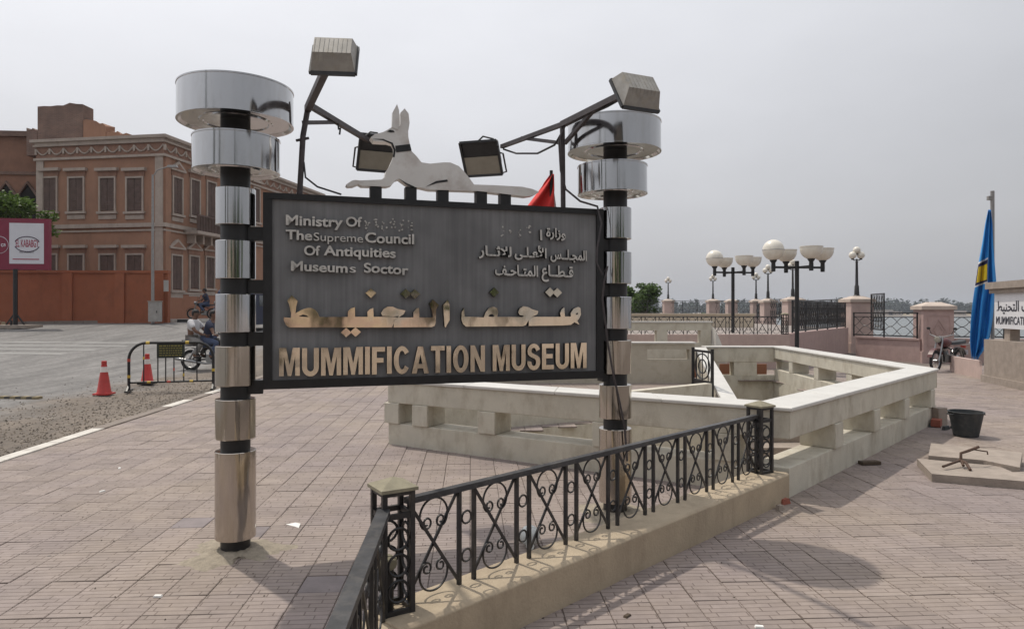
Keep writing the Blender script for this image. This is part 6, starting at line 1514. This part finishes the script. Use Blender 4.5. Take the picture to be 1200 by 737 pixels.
# ------------------------------------------------------------------ things lying on the plaza
def plaza_things():
    c = G(1132, 511); t = thing('bucket', (c.x, c.y, 0), 'black rubber bucket standing on the paving by the parapet corner', 'bucket')
    MB().lathe([(.135, .003), (.148, .012), (.205, .325), (.216, .327), (.216, .338), (.198, .338), (.14, .03), (.02, .025)], (c.x, c.y, 0), 32).build('body', T['bucket'], t, smooth=True)
    MB().torus((c.x, c.y, .333), .212, .008, (0, 0, 1), 32, 6).build('rim', T['bucket'], t, smooth=True)
    for s in (-1, 1): MB().tube([(c.x + s * .19 , c.y - .07, .32), (c.x + s * .225, c.y - .05, .30), (c.x + s * .225, c.y + .05, .30), (c.x + s * .19, c.y + .07, .32)], .009, 6).build('handle', T['bucket'], t)
    # debris between bucket and wall
    rr = random.Random(21); b = G(1100, 500); t = thing('rubble_heap', (b.x, b.y, 0), 'dark broken blocks and scraps between the parapet and the bucket', 'rubble')
    MB().box((b.x + .1, b.y + .15, .13), (.17, .13, .26), .3).build('block', T['concrete'], t)
    MB().box((b.x - .02, b.y + .02, .06), (.22, .12, .10), .9).build('block', T['redbrick'], t)
    for k in range(9): MB().box((b.x + rr.uniform(-.15, .42), b.y + rr.uniform(-.25, .2), .025), (rr.uniform(.05, .18), rr.uniform(.03, .1), rr.uniform(.03, .06)), rr.uniform(0, 3), 0, .8).build('chip', T['concrete'] if k % 2 else T['bucket'], t)
    # paving slabs with bent rods
    def slab(pts, z0, z1, label):
        t = thing('concrete_slab', (pts[0][0], pts[0][1], z0), label, 'slab', 'loose concrete slabs'); MB().prism(pts, z0, z1).build('slab', T['concrete'], t); return t
    g = lambda x, y, z: tuple(G(x, y, z)[:2])
    slab([g(1088, 533.5, .115), g(1152, 539, .115), g(1195, 547.5, .115), g(1198, 530, .115), g(1091, 519, .115)], .035, .115, 'worn concrete slab lying behind, half under the front slab')
    slab([g(1074.5, 537, .080), g(1092, 555, .080), g(1230, 566, .080), g(1225, 551, .080), g(1187, 553, .080), g(1168, 545, .080), g(1151, 544, .080)][::1], -.005, .080, 'thick concrete slab with pointed end, nearest the camera')
    q = G(1125, 541, .098); t = thing('bent_rod', (q.x, q.y, .1), 'bent rusty reinforcing rods sticking up from the front slab', 'rod')
    for pts, r in (([(1105, 546.5, 6.95, ), (1126, 539, 7.1)], .013), ([(1126, 539, 7.1), (1126, 531, 7.12), (1135, 528, 7.12), (1147, 523.5, 7.12)], .015), ([(1126, 540, 7.1), (1132, 542, 7.0), (1137, 550.5, 6.9)], .015), ([(1126, 539, 7.1), (1129, 545.5, 7.0)], .014), ([(1140, 526.5, 7.12), (1157, 529, 7.2), (1157.5, 532.5, 7.2)], .007)):
        MB().tube([P(*p) for p in pts], r, 7).build('rod', T['rust'], t, smooth=True)
    p = G(1019, 544); t = thing('plank', (p.x, p.y, 0), 'short dark offcut of wood lying at the foot of the parapet', 'wood'); o = MB().box((p.x, p.y, .02), (.22, .09, .035), .15); o.build('offcut', T['bark'], t)
    # chips near the plinth end
    for (x, y), s, m, lab in (((919, 590), (.10, .06, .045), 'redbrick', 'broken red brick lying at the plinth end'), ((914, 597), (.07, .045, .04), 'concrete', 'grey stone chip lying beside the broken brick'), ((690, 694), (.05, .035, .03), 'redbrick', 'small red brick chip against the foot of the plinth')):
        p = G(x, y); t = thing('brick_chip', (p.x, p.y, 0), lab, 'brick'); MB().box((p.x, p.y, s[2] / 2 + .001), s, .5, 0, .75).build('chip', T[m], t)
    p = G(344, 616); t = thing('paper_scrap', (p.x, p.y, 0), 'torn white paper scrap lying on the paving by the left pole', 'litter')
    MB().add([(p.x - .07, p.y + .03, .004), (p.x + .02, p.y - .03, .006), (p.x + .06, p.y - .06, .004), (p.x + .055, p.y + .0, .02), (p.x + .0, p.y + .05, .012), (p.x - .07, p.y + .03, -.001), (p.x + .02, p.y - .03, .001), (p.x + .06, p.y - .06, -.001), (p.x + .055, p.y + .0, .015), (p.x + .0, p.y + .05, .007)], [(0, 1, 4), (1, 3, 4), (1, 2, 3), (9, 6, 5), (9, 8, 6), (8, 7, 6), (0, 5, 6, 1), (1, 6, 7, 2), (2, 7, 8, 3), (3, 8, 9, 4), (4, 9, 5, 0)]).build('sheet', T['paper'], t)
    p = G(621, 642); t = thing('plastic_globe', (p.x, p.y, 0), 'pale round plastic globe lying behind the scrolled fence', 'globe')
    MB().ball((p.x, p.y + .05, .075), .075, 16, 10).build('shell', T['plastic'], t, smooth=True); MB().lathe([(.03, 0), (.03, .04)], (p.x, p.y - .02, .03), 10, 0, (0, -1, .1)).build('neck', T['plastic'], t)
    # small litter
    for k, (x, y) in enumerate(((185, 699), (120, 576), (140, 549), (890, 735), (735, 722))):
        p = G(x, y); t = thing('litter_scrap', (p.x, p.y, 0), ['pale scrap of litter left of the left pole base', 'tiny white scrap near the kerb side of the paving', 'tiny pale scrap farther up the paving', 'tiny pale pebble on the right paving', 'tiny dark pebble on the right paving near the plinth'][k], 'litter'); MB().box((p.x, p.y, .006), (.05, .025, .01), k, 0, .8).build('scrap', T['paper'] if k < 4 else T['bark'], t)
    # cement collars round the pole feet
    for c, lab in ((PL, 'sandy cement patch around the foot of the left pole'), (PR, 'sandy cement patch around the foot of the right pole')):
        t = thing('cement_patch', (c.x, c.y, 0), lab, 'cement'); rr = random.Random(6); n = 34; vs = [(c.x, c.y, .03)]; fs = []
        for ring, (r, z) in enumerate(((.15, .028), (.21, .014), (.29, -.006))):
            for k in range(n):
                a = 2 * math.pi * k / n; w = 1 + (.10 + .15 * ring) * (math.sin(3 * a + 1) * .5 + math.sin(7 * a) * .3 + rr.uniform(-.6, .6)); vs.append((c.x + math.cos(a) * r * w * 1.15, c.y + math.sin(a) * r * w, z + rr.uniform(-.004, .006) * (ring < 2)))
        for k in range(n):
            k2 = (k + 1) % n; fs.append((0, 1 + k, 1 + k2))
            for r_ in (0, 1): fs.append((1 + r_ * n + k, 1 + (r_ + 1) * n + k, 1 + (r_ + 1) * n + k2, 1 + r_ * n + k2))
        MB().add(vs, fs).build('patch', T['cement'], t, smooth=True)
plaza_things()

# ------------------------------------------------------------------ far bank of the river
def far_bank():
    rr = random.Random(11)
    structure('far_bank', MB().add([(-1450, 905, -6.3), (2250, 905, -6.3), (2250, 925, -4.6), (-1450, 925, -4.6), (-1450, 1100, -2.5), (2250, 1100, -2.5)], [(0, 1, 2, 3), (3, 2, 5, 4)]), T['sand'])
    mb = MB()
    x = -250
    while x < 1150:
        for row in range(3):
            d = 935 + row * 60 + rr.uniform(-20, 20); h = rr.uniform(9, 15) * (1 + row * .36); s = rr.uniform(5, 12)
            cl = [((x + rr.uniform(-s, s), d + rr.uniform(-5, 5), -4 + h * rr.uniform(.3, .8)), (s * rr.uniform(.4, .8), s * .5, h * .33)) for _ in range(4)]
            leaf_cloud(mb, cl, 170, 2.7, rr)
        if rr.random() < .45:                                  # date palms
            px_, d, h = x + rr.uniform(-5, 5), 930 + rr.uniform(0, 60), rr.uniform(12, 19)
            mb.tube([(px_, d, -5), (px_ + .5, d, -4 + h)], [.5, .35], 4)
            for k in range(9):
                a = k * .7; mb.tube([(px_ + .5, d, -4 + h), (px_ + .5 + 2 * math.cos(a), d + 2 * math.sin(a), -4 + h + 1.2), (px_ + .5 + 3.6 * math.cos(a), d + 3.6 * math.sin(a), -4 + h - .6)], [.25, .45, .05], 3)
        x += rr.uniform(7, 13)
    tag(mb.build('far_trees', T['leaf_far']), 'hazy line of trees and palms along the far bank of the river', 'trees', kind='stuff')
    for k, (px, w, h) in enumerate(((1032, 26, 7), (1046, 18, 5), (985, 15, 6), (1120, 20, 6), (880, 16, 7))):
        p = P(px, 370, 930); t = thing('far_house', (p.x, 928, -5), ['wide pale house on the far bank above the lozenge railing', 'smaller pale house right of the wide one on the far bank', 'pale far house left of the nearest lamp pillar', 'pale far house behind the blue flag', 'pale far house between the two bowl lamps'][k], 'house', 'houses on the far bank')
        MB().box((p.x, 928, -4.6 + h / 2), (w, 10, h)).build('wall', T['farhouse'], t); MB().box((p.x, 928, -4.6 + h + .25), (w + .6, 10.6, .5)).build('roof', T['farhouse'], t)
        for q in range(3): MB().box((p.x - w * .3 + w * .3 * q, 922.9, -4.6 + h * .5), (1.6, .2, 2)).build('window', T['dark'], t)
far_bank()

# ------------------------------------------------------------------ what the polished steel reflects: garden trees and a house behind the camera
def behind():
    rr = random.Random(31)
    for k, (x, y, h, lab) in enumerate(((-9.5, -5.5, 7.5, 'tall dark cypress reflected in the left end of the steel drums'), (-7.2, -8.5, 6.8, 'slim cypress reflected next to the tall one in the steel sleeves'), (4.0, -14, 8.0, 'dark cypress reflected in the right steel drums'), (6.5, -15.5, 7.0, 'shorter cypress reflected at the edge of the right steel drums'))):
        t = thing('cypress_tree', (x, y, 0), lab, 'tree', 'cypresses behind the camera'); MB().tube([(x, y, -.1), (x, y, h * .8)], [.13, .03], 6).build('trunk', T['bark'], t)
        mb = MB(); leaf_cloud(mb, [((x, y, .6 + h * q / 8), (.62 * math.sin(.5 + 2.5 * (q / 8)) + .08,) * 2 + (h * .11,)) for q in range(8)], 2600, .11, rr); mb.build('crown', T['leaf_dark'], t)
    tree('garden_tree', (-1.5, -20, 0), 6.0, 3.4, 'broad garden tree reflected in the polished letters', T['leaf'], rr, 3000, .22, .2, .3)
    tree('garden_tree', (9, -22, 0), 6.5, 3.6, 'broad garden tree reflected in the right sleeves', T['leaf_dark'], rr, 3000, .22, .2, .3)
    for k, (x, y, h, sp, lab) in enumerate(((2.2, -10.5, 5.2, 2.4, 'leafy tree reflected in the first title letters'), (6.2, -7.2, 5.0, 2.2, 'leafy tree reflected in the middle title letters'), (10.5, -9.5, 5.6, 2.6, 'leafy tree reflected beyond the middle title letters'), (14.5, -6.0, 5.2, 2.4, 'leafy tree reflected in the last title letters'), (12.5, -15, 6.5, 3.0, 'larger tree reflected farthest back in the title letters'))):
        tree('garden_tree', (x, y, 0), h, sp, lab, T['leaf' if k % 2 else 'leaf_dark'], rr, 2200, .16, .14, .3)
    t = thing('street_house', (0, -42, 0), 'plain cream street house reflected in the steel sleeves', 'house')
    MB().box((-2, -46, 3.4), (46, 8, 7.0)).build('wall', T['cream'], t); MB().box((-2, -46, 7.0), (47, 8.6, .3)).build('cornice', T['trim'], t)
    for k in range(9):
        for z in (1.8, 5.0): MB().box((-21 + k * 4.8, -41.98, z), (1.3, .08, 1.9)).build('window', T['shutter'], t)
    MB().box((-2, -34, .5), (46, .3, 1.1)).build('garden_wall', T['pink_pale'], t)
behind()

# ------------------------------------------------------------------ river haze
def haze():
    mb = MB().box((400, 750, 13), (3800, 2300 - 0, 44)); me = mb.mesh('haze', [])
    m = bpy.data.materials.new('river_haze'); m.use_nodes = True; nt = m.node_tree; nt.nodes.remove(nt.nodes['Principled BSDF'])
    v = nt.nodes.new('ShaderNodeVolumePrincipled'); v.inputs['Color'].default_value = (.80, .86, .96, 1); v.inputs['Density'].default_value = .00024; v.inputs['Anisotropy'].default_value = .2
    nt.links.new(v.outputs[0], nt.nodes['Material Output'].inputs['Volume']); me.materials.append(m)
    tag(link('haze', me), 'pale haze hanging over the river and the far bank', kind='stuff')
haze()
